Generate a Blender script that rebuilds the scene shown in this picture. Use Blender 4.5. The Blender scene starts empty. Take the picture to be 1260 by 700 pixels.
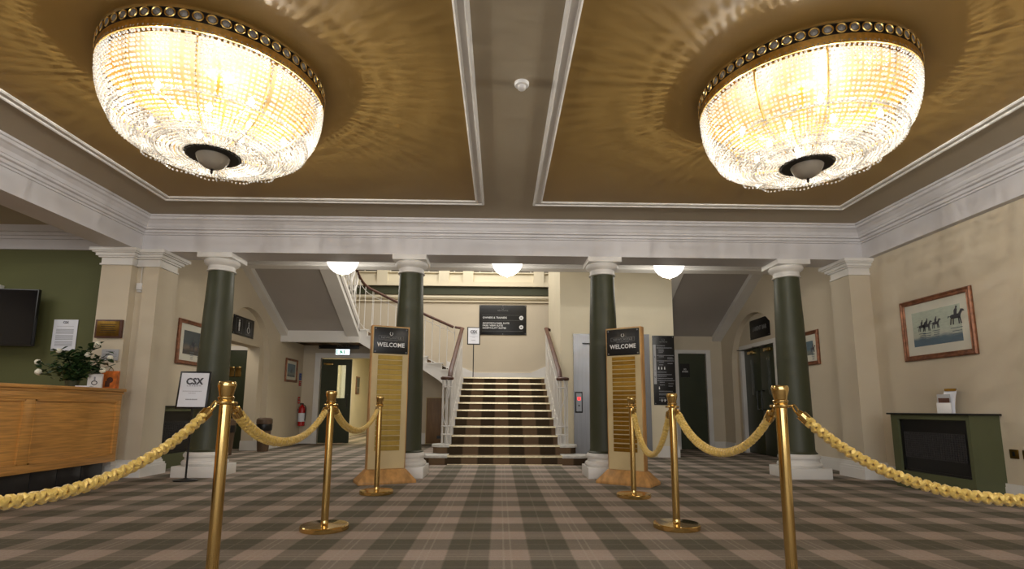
import bpy, bmesh, math, random
from mathutils import Vector, Matrix
random.seed(7)
S = bpy.context.scene
COL = S.collection
PI = math.pi
C0 = 0.085                      # axis of symmetry of the hall

# ------------------------------------------------------------------ camera
def make_camera():
    yaw, pit, rol, h = 0.021907, 0.146903, 0.0058, 0.8601
    cy, sy, cp, sp = math.cos(yaw), math.sin(yaw), math.cos(pit), math.sin(pit)
    f = Vector((sy*cp, cy*cp, sp)); r = Vector((cy, -sy, 0)); u = r.cross(f)
    r2 = math.cos(rol)*r + math.sin(rol)*u; u2 = -math.sin(rol)*r + math.cos(rol)*u
    cd = bpy.data.cameras.new('camera'); cam = bpy.data.objects.new('camera', cd); COL.objects.link(cam)
    M = Matrix.Identity(4)
    for i in range(3):
        M[i][0] = r2[i]; M[i][1] = u2[i]; M[i][2] = -f[i]
    M[2][3] = h
    cam.matrix_world = M
    cd.sensor_width = 36; cd.lens = 656.18/1260*36; cd.shift_y = 55.19/1260
    cd.clip_start = 0.05; cd.clip_end = 100
    S.camera = cam
make_camera()

# ------------------------------------------------------------------ world, exposure
w = bpy.data.worlds.new('world'); S.world = w; w.use_nodes = True
w.node_tree.nodes['Background'].inputs[0].default_value = (0.8, 0.85, 1, 1)
w.node_tree.nodes['Background'].inputs[1].default_value = 0.05
S.view_settings.view_transform = 'Standard'; S.view_settings.look = 'None'
S.view_settings.gamma = 1; S.view_settings.use_curve_mapping = False
S.view_settings.exposure = 0.88
S.cycles.transparent_max_bounces = 24
CHAND_W = 72.0
def area(name, loc, rot, sx, sy, power, col=(1, .9, .78)):
    l = bpy.data.lights.new(name, 'AREA'); l.shape = 'RECTANGLE'; l.size = sx; l.size_y = sy
    l.energy = power; l.color = col
    o = bpy.data.objects.new(name, l); COL.objects.link(o); o.location = loc; o.rotation_euler = rot
    return o
def point(name, loc, power, col=(1, .9, .76), r=.05):
    l = bpy.data.lights.new(name, 'POINT'); l.energy = power; l.color = col; l.shadow_soft_size = r
    o = bpy.data.objects.new(name, l); COL.objects.link(o); o.location = loc
    return o
# added fill lights, sources unseen: behind the camera, then overhead in each area
area('rear_fill_light', (0.1, -4.3, 1.7), (PI/2, 0, 0), 7.5, 2.4, 120, (.95, .97, 1))
area('overhead_fill_light', (0.1, -1.6, 3.2), (0, 0, 0), 5, 1.6, 62, (1, .98, .96))
area('reception_light', (-6.8, 4.6, 3.2), (0, 0, 0), 1.6, 3, 26, (1, .96, .9))
area('stair_void_light', (0.0, 10.9, 5.9), (0, 0, 0), 5, 2.5, 150, (1, .96, .9))
area('gallery_light', (0.0, 14.6, 5.2), (0, 0, 0), 5, .8, 40, (1, .85, .6))
area('corridor_light', (-3.3, 15.0, 2.5), (0, 0, 0), .5, 2.5, 34, (1, .92, .66))
area('toilet_lobby_light', (-5.7, 10.2, 2.5), (0, 0, 0), .6, .6, 7, (1, .9, .75))

# ------------------------------------------------------------------ materials
def lin(c):
    return tuple((x/12.92 if x <= .04045 else ((x+.055)/1.055)**2.4) for x in (v/255 for v in c))
class NT:
    def __init__(s, name):
        s.m = bpy.data.materials.new(name); s.m.use_nodes = True
        s.t = s.m.node_tree; s.n = s.t.nodes; s.b = s.n['Principled BSDF']
    def node(s, typ, **k):
        n = s.n.new(typ)
        for a, v in k.items(): setattr(n, a, v)
        return n
    def put(s, sock, v):
        if isinstance(v, bpy.types.NodeSocket): s.t.links.new(v, sock)
        elif isinstance(v, (tuple, list)) and len(v) == 3 and sock.type == 'RGBA': sock.default_value = (*v, 1)
        else: sock.default_value = v
    def math(s, op, a, b=0.0, c=0.0):
        n = s.node('ShaderNodeMath', operation=op)
        s.put(n.inputs[0], a); s.put(n.inputs[1], b)
        if op in ('MULTIPLY_ADD', 'SMOOTH_MIN', 'WRAP', 'COMPARE'): s.put(n.inputs[2], c)
        return n.outputs[0]
    def coord(s, kind='Object'): return s.node('ShaderNodeTexCoord').outputs[kind]
    def mapping(s, vec, scale=(1, 1, 1), rot=(0, 0, 0)):
        n = s.node('ShaderNodeMapping'); s.put(n.inputs[0], vec)
        n.inputs['Scale'].default_value = scale; n.inputs['Rotation'].default_value = rot
        return n.outputs[0]
    def noise(s, vec, scale, detail=3, rough=.5):
        n = s.node('ShaderNodeTexNoise'); s.put(n.inputs['Vector'], vec)
        n.inputs['Scale'].default_value = scale; n.inputs['Detail'].default_value = detail
        n.inputs['Roughness'].default_value = rough
        return n.outputs[0]
    def mix(s, f, a, b):
        n = s.node('ShaderNodeMix', data_type='RGBA')
        s.put(n.inputs[0], f); s.put(n.inputs[6], a); s.put(n.inputs[7], b)
        return n.outputs[2]
    def ramp(s, f, p0, p1):
        n = s.node('ShaderNodeMapRange'); n.interpolation_type = 'SMOOTHSTEP'
        s.put(n.inputs[0], f); n.inputs[1].default_value = p0; n.inputs[2].default_value = p1
        return n.outputs[0]
    def bump(s, h, strength=.2, dist=.01):
        n = s.node('ShaderNodeBump'); s.put(n.inputs['Height'], h)
        n.inputs['Strength'].default_value = strength; n.inputs['Distance'].default_value = dist
        s.put(s.b.inputs['Normal'], n.outputs[0])
def mat(name, rgb, rough=.6, metal=0.0, var=.06, nscale=3.0, bump=0.0, bscale=60, spec=.5, coat=0.0, stretch=None):
    t = NT(name); c = lin(rgb)
    v = t.coord()
    if stretch: v = t.mapping(v, stretch)
    nz = t.noise(v, nscale, 4)
    t.put(t.b.inputs['Base Color'], t.mix(t.ramp(nz, .3, .7), tuple(x*(1-var) for x in c), tuple(min(1, x*(1+var)) for x in c)))
    t.b.inputs['Roughness'].default_value = rough; t.b.inputs['Metallic'].default_value = metal
    t.b.inputs['Specular IOR Level'].default_value = spec; t.b.inputs['Coat Weight'].default_value = coat
    if bump: t.bump(t.noise(t.coord(), bscale, 3), bump, .003)
    return t.m
def glow(name, rgb, strength, base=(255, 255, 255)):
    t = NT(name); t.put(t.b.inputs['Base Color'], lin(base))
    v = t.noise(t.coord(), 4, 1)
    t.put(t.b.inputs['Emission Color'], lin(rgb)); t.b.inputs['Emission Strength'].default_value = strength
    t.put(t.b.inputs['Roughness'], t.math('MULTIPLY_ADD', v, .1, .3))
    return t.m
M = {}
M['cream'] = mat('cream_wall_paint', (202, 190, 168), .75, var=.03, nscale=1.2, bump=.08, bscale=90)
M['cream_light'] = mat('pale_cream_paint', (222, 212, 186), .7, var=.03, nscale=1.2)
M['white'] = mat('white_gloss_trim', (222, 219, 214), .45, var=.03, nscale=2)
M['fascia'] = mat('white_plaster_entablature', (206, 203, 204), .6, var=.05, nscale=1.6)
M['taupe'] = mat('taupe_ceiling_paint', (168, 155, 132), .7, var=.03, nscale=1)
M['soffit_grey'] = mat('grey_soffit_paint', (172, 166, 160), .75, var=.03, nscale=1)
M['gold_ceiling'] = mat('gold_ceiling_paint', (150, 120, 64), .5, var=.05, nscale=.8, bump=.05, bscale=30)
M['green'] = mat('olive_green_paint', (60, 63, 42), .5, var=.05, nscale=2)
M['green_wall'] = mat('olive_green_wall', (90, 92, 54), .7, var=.05, nscale=1)
M['green_heater'] = mat('olive_green_cabinet_paint', (82, 86, 58), .5, var=.05, nscale=3)
M['green_door'] = mat('dark_green_door_paint', (52, 58, 40), .35, var=.05, nscale=3)
M['black'] = mat('satin_black', (14, 14, 14), .35, var=.1)
M['black_gloss'] = mat('black_acrylic', (13, 13, 14), .38, var=.05)
M['screen'] = mat('dark_screen_glass', (8, 8, 14), .08, var=.1)
M['mesh_grille'] = mat('charcoal_grille', (62, 60, 60), .6, var=.4, nscale=90)
M['brass'] = mat('polished_brass', (214, 182, 118), .14, 1.0, var=.06, nscale=2)
M['brass_dark'] = mat('aged_brass', (120, 92, 42), .4, 1.0, var=.2, nscale=12)
M['brass_strip'] = mat('engraved_brass_strip', (164, 138, 72), .3, 1.0, var=.08, nscale=20)
M['nosing'] = mat('worn_brass_nosing', (226, 210, 172), .3, 1.0, var=.12, nscale=30)
M['copper_frame'] = mat('copper_gilt_frame', (134, 88, 62), .38, .4, var=.3, nscale=18)
M['gilt'] = mat('gilt_band', (240, 202, 122), .28, 1.0, var=.15, nscale=30)
M['dark_metal'] = mat('dark_bronze_metal', (44, 38, 32), .45, .6, var=.15)
M['oak'] = mat('oak_veneer', (198, 144, 74), .45, var=.22, nscale=5, stretch=(1, .6, 14), coat=.2)
M['oak_sign'] = mat('oak_totem_wood', (182, 136, 80), .5, var=.22, nscale=6, stretch=(3, 3, .6))
M['oak_pale'] = mat('pale_totem_board', (196, 176, 132), .6, var=.05)
M['brown_door'] = mat('brown_cupboard_wood', (128, 98, 66), .5, var=.15, nscale=5, stretch=(6, 6, .6))
M['mahogany'] = mat('mahogany_handrail', (84, 50, 34), .5, var=.25, nscale=12)
M['tile'] = mat('charcoal_tile', (48, 46, 46), .3, var=.15, nscale=4)
M['steel'] = mat('brushed_stainless', (134, 135, 138), .36, 1.0, var=.06, nscale=4, stretch=(20, 20, .4))
M['marble'] = mat('worn_white_stone', (208, 206, 200), .4, var=.12, nscale=14)
M['paper'] = mat('white_paper', (226, 228, 236), .6, var=.02)
M['paper_grey'] = mat('grey_paper', (168, 168, 170), .6, var=.03)
M['ink'] = mat('grey_ink', (66, 66, 72), .6, var=.05)
M['print_shadow'] = mat('print_shadow_tone', (74, 88, 98), .6, var=.1)
M['ink_light'] = mat('pale_grey_ink', (140, 140, 146), .6, var=.05)
M['sign_white'] = mat('white_sign_lettering', (225, 225, 225), .4, var=.02)
M['sign_grey'] = mat('grey_sign_lettering', (122, 122, 122), .4, var=.02)
M['leaf'] = mat('rose_leaf_green', (44, 66, 34), .4, var=.35, nscale=20)
M['stem'] = mat('rose_stem_green', (50, 62, 34), .6, var=.2)
M['petal'] = mat('white_rose_petal', (236, 232, 212), .5, var=.04)
M['orange'] = mat('orange_printed_card', (208, 112, 44), .5, var=.35, nscale=12)
M['red'] = mat('red_enamel', (176, 26, 24), .25, var=.05)
M['blue'] = mat('blue_notice', (40, 74, 150), .5, var=.05)
M['bin'] = mat('brown_plastic_bin', (92, 72, 54), .45, var=.1)
M['plastic'] = mat('white_plastic', (226, 224, 222), .35, var=.02)
M['mount'] = mat('cream_picture_mount', (206, 204, 190), .7, var=.02)
M['inner_plate'] = mat('dark_inner_plate', (92, 72, 38), .5, .3, var=.3, nscale=10)  # kept dark so the chandelier inside reads darker than its beads
M['exit_glow'] = glow('exit_sign_panel', (225, 245, 255), .85)
M['exit_green'] = glow('exit_sign_green', (10, 150, 90), .35, (10, 140, 80))
M['red_led'] = glow('red_indicator', (255, 30, 30), 3.0, (200, 20, 20))
M['bulb'] = glow('hot_lamp_bulb', (255, 240, 205), 60.0)
M['bowl_glow'] = glow('lit_glass_bowl', (255, 250, 238), 1.7)
M['dark_room'] = mat('dark_gallery_void', (46, 42, 36), .8)  # gloom beyond the gallery openings, put into the wall colour

def tartan():
    t = NT('tartan_carpet'); t.b.inputs['Roughness'].default_value = .95; t.b.inputs['Specular IOR Level'].default_value = .1
    co = t.coord(); sx = t.node('ShaderNodeSeparateXYZ'); t.put(sx.inputs[0], co)
    P = .4928
    wob = t.math('MULTIPLY_ADD', t.noise(co, 40, 2), .006, -.003)
    def band(v, off, width, sharp=.025):
        f = t.math('FRACT', t.math('DIVIDE', t.math('ADD', t.math('SUBTRACT', v, off), wob), P))
        d = t.math('ABSOLUTE', t.math('SUBTRACT', f, .5))           # centre of the repeat
        lo = .5 - width/2
        # dark band occupies f in [0,width]: shift so it is centred on .5
        g = t.math('FRACT', t.math('ADD', f, lo + 1))
        dd = t.math('ABSOLUTE', t.math('SUBTRACT', g, .5))
        dark = t.math('SUBTRACT', 1.0, t.ramp(dd, width/2 - sharp, width/2 + sharp))
        # thin pale over-check threads inside the light band
        th = t.math('PINGPONG', t.math('MULTIPLY', g, 1.0), 1.0)
        l1 = t.math('LESS_THAN', t.math('ABSOLUTE', t.math('SUBTRACT', g, .02)), .012)
        l2 = t.math('LESS_THAN', t.math('ABSOLUTE', t.math('SUBTRACT', g, .93)), .012)
        l3 = t.math('LESS_THAN', t.math('ABSOLUTE', t.math('SUBTRACT', g, .5)), .012)
        return dark, t.math('MAXIMUM', t.math('MAXIMUM', l1, l2), t.math('MULTIPLY', l3, .5))
    dx, lx = band(sx.outputs[0], .183, .52)
    dy, ly = band(sx.outputs[1], 3.216 - .27, .54)
    light = lin((170, 154, 143)); mid = lin((132, 123, 112)); dark = lin((100, 96, 84))
    s = t.math('MULTIPLY', t.math('ADD', dx, dy), .5)
    c1 = t.mix(t.ramp(s, 0, .5), light, mid)
    c2 = t.mix(t.ramp(s, .5, 1), c1, dark)
    th = t.math('MULTIPLY', t.math('MAXIMUM', lx, ly), .24)
    c3 = t.mix(th, c2, lin((186, 178, 166)))
    fib = t.noise(t.mapping(co, (1, .25, 1)), 220, 2); fib2 = t.noise(t.mapping(co, (.25, 1, 1)), 160, 3)
    pile = t.math('MULTIPLY_ADD', t.math('ADD', fib, fib2), .42, .58)
    mm = t.node('ShaderNodeMix', data_type='RGBA', blend_type='MULTIPLY'); mm.inputs[0].default_value = 1
    t.put(mm.inputs[6], c3)
    cmb = t.node('ShaderNodeCombineColor')
    for i in range(3): t.put(cmb.inputs[i], pile)
    t.put(mm.inputs[7], cmb.outputs[0]); t.put(t.b.inputs['Base Color'], mm.outputs[2])
    t.bump(t.noise(co, 500, 2), .4, .003)
    return t.m
M['tartan'] = tartan()
def stair_carpet():
    t = NT('stair_carpet'); t.b.inputs['Roughness'].default_value = .95; t.b.inputs['Specular IOR Level'].default_value = .1
    co = t.coord(); sx = t.node('ShaderNodeSeparateXYZ'); t.put(sx.inputs[0], co)
    f = t.math('FRACT', t.math('DIVIDE', t.math('ADD', sx.outputs[0], .3), .4928))
    d = t.ramp(t.math('ABSOLUTE', t.math('SUBTRACT', f, .5)), .22, .28)
    n = t.noise(co, 120, 3)
    c = t.mix(d, lin((132, 108, 84)), lin((80, 66, 50)))
    t.put(t.b.inputs['Base Color'], t.mix(t.math('MULTIPLY', n, .5), c, lin((50, 40, 30))))
    t.bump(t.noise(co, 400, 2), .4, .003)
    return t.m
M['stair_carpet'] = stair_carpet()
def rope_mat():
    t = NT('gold_rope'); co = t.coord()
    c = t.mix(t.noise(co, 90, 3), lin((196, 158, 62)), lin((236, 206, 120)))
    t.put(t.b.inputs['Base Color'], c); t.b.inputs['Roughness'].default_value = .42
    t.b.inputs['Metallic'].default_value = .25; t.b.inputs['Sheen Weight'].default_value = .3
    return t.m
M['rope'] = rope_mat()
def bead_mat():
    t = NT('crystal_beads'); n = t.n; t.n.remove(t.b)
    out = [x for x in n if x.type == 'OUTPUT_MATERIAL'][0]
    tr = t.node('ShaderNodeBsdfTranslucent'); tr.inputs[0].default_value = (.44, .435, .425, 1)
    df = t.node('ShaderNodeBsdfDiffuse'); df.inputs[0].default_value = (.6, .6, .6, 1)
    gl = t.node('ShaderNodeBsdfGlossy'); gl.inputs[0].default_value = (1, 1, 1, 1); gl.inputs['Roughness'].default_value = .08
    tp = t.node('ShaderNodeBsdfTransparent'); tp.inputs[0].default_value = (1, .98, .94, 1)
    a = t.node('ShaderNodeMixShader'); a.inputs[0].default_value = .35
    t.put(a.inputs[1], tr.outputs[0]); t.put(a.inputs[2], df.outputs[0])
    b = t.node('ShaderNodeMixShader'); b.inputs[0].default_value = .28
    t.put(b.inputs[1], a.outputs[0]); t.put(b.inputs[2], gl.outputs[0])
    c = t.node('ShaderNodeMixShader')
    t.put(c.inputs[0], t.math('MULTIPLY_ADD', t.noise(t.coord(), 40, 1), .3, .22))
    t.put(c.inputs[1], b.outputs[0]); t.put(c.inputs[2], tp.outputs[0])
    t.put(out.inputs[0], c.outputs[0])
    return t.m
M['bead'] = bead_mat()
def bowl_mat():
    t = NT('ribbed_glass_bowl'); t.put(t.b.inputs['Base Color'], lin((176, 166, 150)))
    t.b.inputs['Roughness'].default_value = .2
    t.b.inputs['Transmission Weight'].default_value = .25
    t.bump(t.noise(t.coord(), 30, 1), .2, .004)
    return t.m
M['glass_bowl'] = bowl_mat()
def pane_mat():
    t = NT('clear_pane'); t.put(t.b.inputs['Base Color'], (.8, .85, .8)); t.b.inputs['Roughness'].default_value = .05
    t.b.inputs['Transmission Weight'].default_value = .9; t.bump(t.noise(t.coord(), 6, 1), .02, .002)
    return t.m
M['pane'] = pane_mat()
def art(name, sky, mid, low, vertical=2):
    # printed photograph: sky, surf and wet sand drawn as flat bands in the print's own coordinates
    t = NT(name); co = t.coord(); sx = t.node('ShaderNodeSeparateXYZ'); t.put(sx.inputs[0], co)
    z = t.math('MULTIPLY_ADD', t.noise(t.mapping(co, (1, 1, 3)), 6, 4), .08, sx.outputs[vertical])
    c = t.mix(t.ramp(z, -.06, .04), lin(mid), lin(sky))
    c = t.mix(t.ramp(z, -.10, -.03), lin(low), c)
    n = t.noise(t.mapping(co, (2, 2, 9)), 9, 5)
    t.put(t.b.inputs['Base Color'], t.mix(t.math('MULTIPLY', n, .45), c, lin((70, 84, 92))))
    t.b.inputs['Roughness'].default_value = .25
    return t.m
M['art_beach'] = art('beach_race_print', (196, 206, 190), (200, 202, 186), (96, 116, 130))
M['art_dark'] = art('dark_racing_print', (64, 72, 74), (120, 104, 86), (70, 62, 56))
M['art_blue'] = art('blue_racing_print', (110, 130, 142), (150, 150, 140), (84, 96, 96))

# ------------------------------------------------------------------ mesh helpers
class B:
    def __init__(s): s.v = []; s.f = []; s.mi = []
    def add(s, vs, fs, mi=0):
        o = len(s.v); s.v += [tuple(p) for p in vs]; s.f += [tuple(i+o for i in f) for f in fs]; s.mi += [mi]*len(fs)
        return s
    def box(s, x0, x1, y0, y1, z0, z1, mi=0):
        vs = [(x, y, z) for z in (z0, z1) for y in (y0, y1) for x in (x0, x1)]
        return s.add(vs, [(0, 2, 3, 1), (4, 5, 7, 6), (0, 1, 5, 4), (1, 3, 7, 5), (3, 2, 6, 7), (2, 0, 4, 6)], mi)
    def prism(s, pts, axis, a, b, mi=0):
        # pts: polygon in the plane across axis; extruded from a to b
        def P(p, t):
            return {'X': (t, p[0], p[1]), 'Y': (p[0], t, p[1]), 'Z': (p[0], p[1], t)}[axis]
        n = len(pts); vs = [P(p, a) for p in pts] + [P(p, b) for p in pts]
        fs = [tuple(range(n)), tuple(range(2*n-1, n-1, -1))] + [(i, (i+1) % n, n+(i+1) % n, n+i) for i in range(n)]
        return s.add(vs, fs, mi)
    def lathe(s, prof, seg=24, c=(0, 0, 0), mi=0, sx=1.0, sy=1.0, cap=True):
        vs = []; n = len(prof)
        for r, z in prof:
            for k in range(seg):
                a = 2*PI*k/seg; vs.append((c[0]+sx*r*math.cos(a), c[1]+sy*r*math.sin(a), c[2]+z))
        fs = [(i*seg+k, i*seg+(k+1) % seg, (i+1)*seg+(k+1) % seg, (i+1)*seg+k) for i in range(n-1) for k in range(seg)]
        if cap: fs += [tuple(reversed(range(seg))), tuple((n-1)*seg+k for k in range(seg))]
        return s.add(vs, fs, mi)
    def tube(s, pts, r, seg=8, closed=False, mi=0, ry=None, cap=True):
        pts = [Vector(p) for p in pts]; n = len(pts); vs = []
        up = Vector((0, 0, 1)); prev = None
        for i, p in enumerate(pts):
            if closed: t = (pts[(i+1) % n]-pts[i-1])
            else: t = pts[min(i+1, n-1)]-pts[max(i-1, 0)]
            t.normalize()
            if prev is None:
                a = up if abs(t.z) < .95 else Vector((1, 0, 0))
                nn = (a - t*a.dot(t)).normalized()
            else:
                nn = (prev - t*prev.dot(t)).normalized()
            prev = nn; bb = t.cross(nn); rr = r(i/(n-1)) if callable(r) else r
            for k in range(seg):
                a = 2*PI*k/seg; vs.append(p + nn*(math.cos(a)*rr) + bb*(math.sin(a)*(ry or rr)))
        m = n if closed else n-1
        fs = [(i*seg+k, i*seg+(k+1) % seg, ((i+1) % n)*seg+(k+1) % seg, ((i+1) % n)*seg+k) for i in range(m) for k in range(seg)]
        if not closed and cap: fs += [tuple(reversed(range(seg))), tuple((n-1)*seg+k for k in range(seg))]
        return s.add(vs, fs, mi)
    def xf(s, mtx):
        s.v = [tuple(mtx @ Vector(p)) for p in s.v]; return s
    def mesh(s, name, mats, smooth=False, bevel=0.0, bseg=2):
        me = bpy.data.meshes.new(name); me.from_pydata(s.v, [], s.f)
        for m in (mats if isinstance(mats, (list, tuple)) else [mats]): me.materials.append(m)
        for p, i in zip(me.polygons, s.mi): p.material_index = i
        bm = bmesh.new(); bm.from_mesh(me)
        bmesh.ops.recalc_face_normals(bm, faces=bm.faces)
        if bevel:
            bmesh.ops.bevel(bm, geom=[e for e in bm.edges if e.is_manifold and e.calc_face_angle(0) > .5], offset=bevel, segments=bseg, affect='EDGES', profile=.5)
        if smooth or bevel:
            for f in bm.faces: f.smooth = True
            for e in bm.edges:
                if len(e.link_faces) != 2 or e.calc_face_angle(0) > .6: e.smooth = False
        bm.to_mesh(me); bm.free()
        return me
    def build(s, name, mats, parent=None, smooth=False, bevel=0.0, bseg=2):
        o = bpy.data.objects.new(name, s.mesh(name, mats, smooth, bevel, bseg)); COL.objects.link(o)
        if parent: o.parent = parent
        return o
def thing(name, label, cat, loc=(0, 0, 0), rz=0.0, group=None):
    o = bpy.data.objects.new(name, None); COL.objects.link(o); o.location = loc; o.rotation_euler = (0, 0, rz)
    o['label'] = label; o['category'] = cat
    if group: o['group'] = group
    return o
def tag(o, label, cat, group=None):
    o['label'] = label; o['category'] = cat
    if group: o['group'] = group
    return o
def struct(name, b, m, parent=None, label=None, smooth=False, bevel=0.0):
    o = b.build(name, m, parent, smooth, bevel)
    if not parent:
        o['kind'] = 'structure'
    if label: o['label'] = label
    return o
def inst(name, me, parent, loc=(0, 0, 0), rot=(0, 0, 0), scale=(1, 1, 1)):
    o = bpy.data.objects.new(name, me); COL.objects.link(o); o.parent = parent
    o.location = loc; o.rotation_euler = rot; o.scale = scale
    return o
def copy_tree(o, parent=None):
    c = o.copy(); COL.objects.link(c); c.parent = parent
    for ch in list(o.children): copy_tree(ch, c)
    return c
FRONT = Matrix.Rotation(PI/2, 4, 'X')           # text in XZ plane, read from -Y
def lettering(txt, size, m, parent, loc, rot=None, name='lettering', bold=0.0, width=None, align='CENTER', depth=.0015):
    cu = bpy.data.curves.new('t', 'FONT'); cu.body = txt; cu.size = size; cu.extrude = depth; cu.offset = bold
    cu.align_x = align; cu.align_y = 'CENTER'; cu.resolution_u = 2; cu.space_character = 1.05
    o = bpy.data.objects.new('t', cu); COL.objects.link(o)
    dg = bpy.context.evaluated_depsgraph_get(); dg.update()
    me = bpy.data.meshes.new_from_object(o.evaluated_get(dg)); bpy.data.objects.remove(o)
    k = 1.0
    if width and me.vertices:
        xs = [v.co.x for v in me.vertices]; k = width/(max(xs)-min(xs))
    R_ = (rot or Matrix.Identity(4)) @ FRONT @ Matrix.Diagonal((k, 1, 1, 1))
    me.transform(R_)
    me.materials.clear(); me.materials.append(m)
    ob = bpy.data.objects.new(name, me); COL.objects.link(ob); ob.parent = parent; ob.location = loc
    return ob
def rotz(a): return Matrix.Rotation(a, 4, 'Z')

# ------------------------------------------------------------------ THE SETTING
XL, XR = -4.67, 4.84           # entablature faces left and right
WL, WR = -4.80, 4.92           # hall walls
YB0, YB1 = 6.82, 7.22          # rear beam
ZS, ZC = 2.852, 3.29           # beam soffit, ceiling
XA = -8.6                      # far left of reception
struct('floor', B().box(XA, 5.3, -4.6, 13.4, -.1, 0), M['tartan'])
struct('floor_corridor', B().box(-4.8, -2.2, 13.4, 19, -.1, 0), M['tartan'])
struct('ceiling', B().box(XA, 5.3, -4.6, YB1, ZC, ZC+.15), M['taupe'])
struct('ceiling_lamp_bay', B().box(WL-.4, 5.3, YB1, 8.75, ZC, ZC+.3), M['soffit_grey'])
# gold panels with moulded frames
def panel(x0, x1, y0, y1, nm, n):
    struct(nm, B().box(x0, x1, y0, y1, ZC-.006, ZC), M['gold_ceiling'])
    prof = [(-.055, 0), (-.055, -.012), (-.042, -.02), (-.03, -.018), (-.026, -.008), (.018, -.008), (.022, -.02), (.036, -.024), (.05, -.014), (.05, 0)]
    b = B(); vs = []
    for cx_, cy_, sx_, sy_ in ((x0, y0, -1, -1), (x1, y0, 1, -1), (x1, y1, 1, 1), (x0, y1, -1, 1)):
        for p, z in prof: vs.append((cx_+sx_*p, cy_+sy_*p, ZC-.004+z))
    k = len(prof); fs = [(i*k+j, i*k+(j+1) % k, ((i+1) % 4)*k+(j+1) % k, ((i+1) % 4)*k+j) for i in range(4) for j in range(k)]
    b.add(vs, fs); struct('trim_%d' % n, b, M['white'])
panel(-3.935, -.255, 1.30, 6.07, 'ceiling_panel_left', 1)
panel(.425, 4.105, 1.30, 6.07, 'ceiling_panel_right', 2)
# beams
struct('beam_rear', B().box(XL-.36, WR+.1, YB0, YB1, ZS, ZC), M['fascia'])
struct('beam_left', B().box(XL-.36, XL, -4.5, YB0, ZS, ZC), M['fascia'])
struct('beam_right', B().box(XR, WR+.02, -4.5, YB0, ZS, ZC), M['fascia'])
struct('beam_stair', B().box(WL, WR, 8.75, 8.98, 3.2, 3.6).box(WL, WR, 8.72, 8.75, 3.235, 3.27), M['white'])
# cornice, mitred round three sides
def cornice():
    prof = [(0, 3.07), (.02, 3.072), (.022, 3.09), (.045, 3.095), (.05, 3.125), (.085, 3.13), (.09, 3.152), (.1, 3.155), (.115, 3.19), (.15, 3.225), (.175, 3.235), (.18, 3.262), (.2, 3.266), (.2, ZC-.001), (0, ZC-.001)]
    k = len(prof)
    def run(pts, n):
        vs = []
        for (x, y, dx, dy) in pts:
            for p, z in prof: vs.append((x+dx*p, y+dy*p, z))
        fs = [(i*k+j, i*k+(j+1) % k, (i+1)*k+(j+1) % k, (i+1)*k+j) for i in range(len(pts)-1) for j in range(k)]
        fs += [tuple(range(k)), tuple((len(pts)-1)*k+j for j in range(k))]
        struct('trim_%d' % n, B().add(vs, fs), M['fascia'])
    run([(XL, -4.5, 1, 0), (XL, YB0, 1, -1)], 3)
    run([(XL, YB0, 1, -1), (XR, YB0, -1, -1)], 4)
    run([(XR, YB0, -1, -1), (XR, -4.5, -1, 0)], 5)
cornice()
# reception alcove
struct('wall_reception', B().box(XA, -5.03, 7.25, 7.45, 0, ZC), M['green_wall'])
struct('wall_reception_side', B().box(XA-.2, XA, -4.6, 7.45, 0, ZC), M['cream'])
b = B(); 
for z0, z1, d in ((2.98, 3.12, .03), (3.12, 3.16, .06), (3.16, 3.2, .1), (3.2, 3.29, .15)): b.box(XA, -5.03, 7.25-d, 7.25, z0, z1)
struct('trim_6', b, M['fascia'])
# right wall with blind arch recess (arch centre y 10.2)
AY, AZ, AR = 10.2, 1.74, 1.0
def arch_wall(x0, x1, y0, y1, z1, face, openings, dep):
    """wall slab between x0..x1 with an arched recess of depth dep on the face side"""
    n = 20
    arc = [(AY + AR*math.cos(PI*k/n), AZ + AR*math.sin(PI*k/n)) for k in range(n+1)]   # from far (y+) to near
    out = []
    b = B()
    # front skin pieces (thickness dep) around the arch
    fx0, fx1 = (face, face+dep) if x1 > face+dep/2 and face <= x0+1e-6 else (face-dep, face)
    b.box(fx0, fx1, y0, AY-AR, 0, z1); b.box(fx0, fx1, AY+AR, y1, 0, z1)
    for k in range(n):
        (ya, za), (yb, zb) = arc[k], arc[k+1]
        b.prism([(ya, za), (ya, z1), (yb, z1), (yb, zb)], 'X', fx0, fx1)
    # rear skin with rectangular opening
    rx0, rx1 = (fx1, x1) if fx0 == face else (x0, fx0)
    oy0, oy1, oz = openings
    b.box(rx0, rx1, y0, oy0, 0, z1); b.box(rx0, rx1, oy1, y1, 0, z1); b.box(rx0, rx1, oy0, oy1, oz, z1)
    return b
struct('wall_right', arch_wall(WR, WR+.4, -4.6, 13.3, 6.1, WR, (9.58, 10.95, 2.1), .12).box(WR+.4, WR+.6, 9, 11.6, 0, 2.6), M['cream'])
struct('wall_left', arch_wall(WL-.37, WL, 7.22, 13.3, 6.1, WL, (9.33, 10.98, 2.06), .12), M['cream'])
# toilet lobby behind the left arch
struct('wall_lobby', B().box(-8.1, WL-.35, 11.3, 11.45, 0, 2.7).box(-8.1, -8.0, 8, 11.3, 0, 2.7).box(-8.1, WL-.35, 7.9, 8, 0, 2.7).box(-8.1, WL-.35, 8, 11.3, 2.6, 2.7), M['cream'])
struct('floor_lobby', B().box(-8.1, WL-.36, 7.9, 11.3, -.1, .001), M['tartan'])
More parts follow.
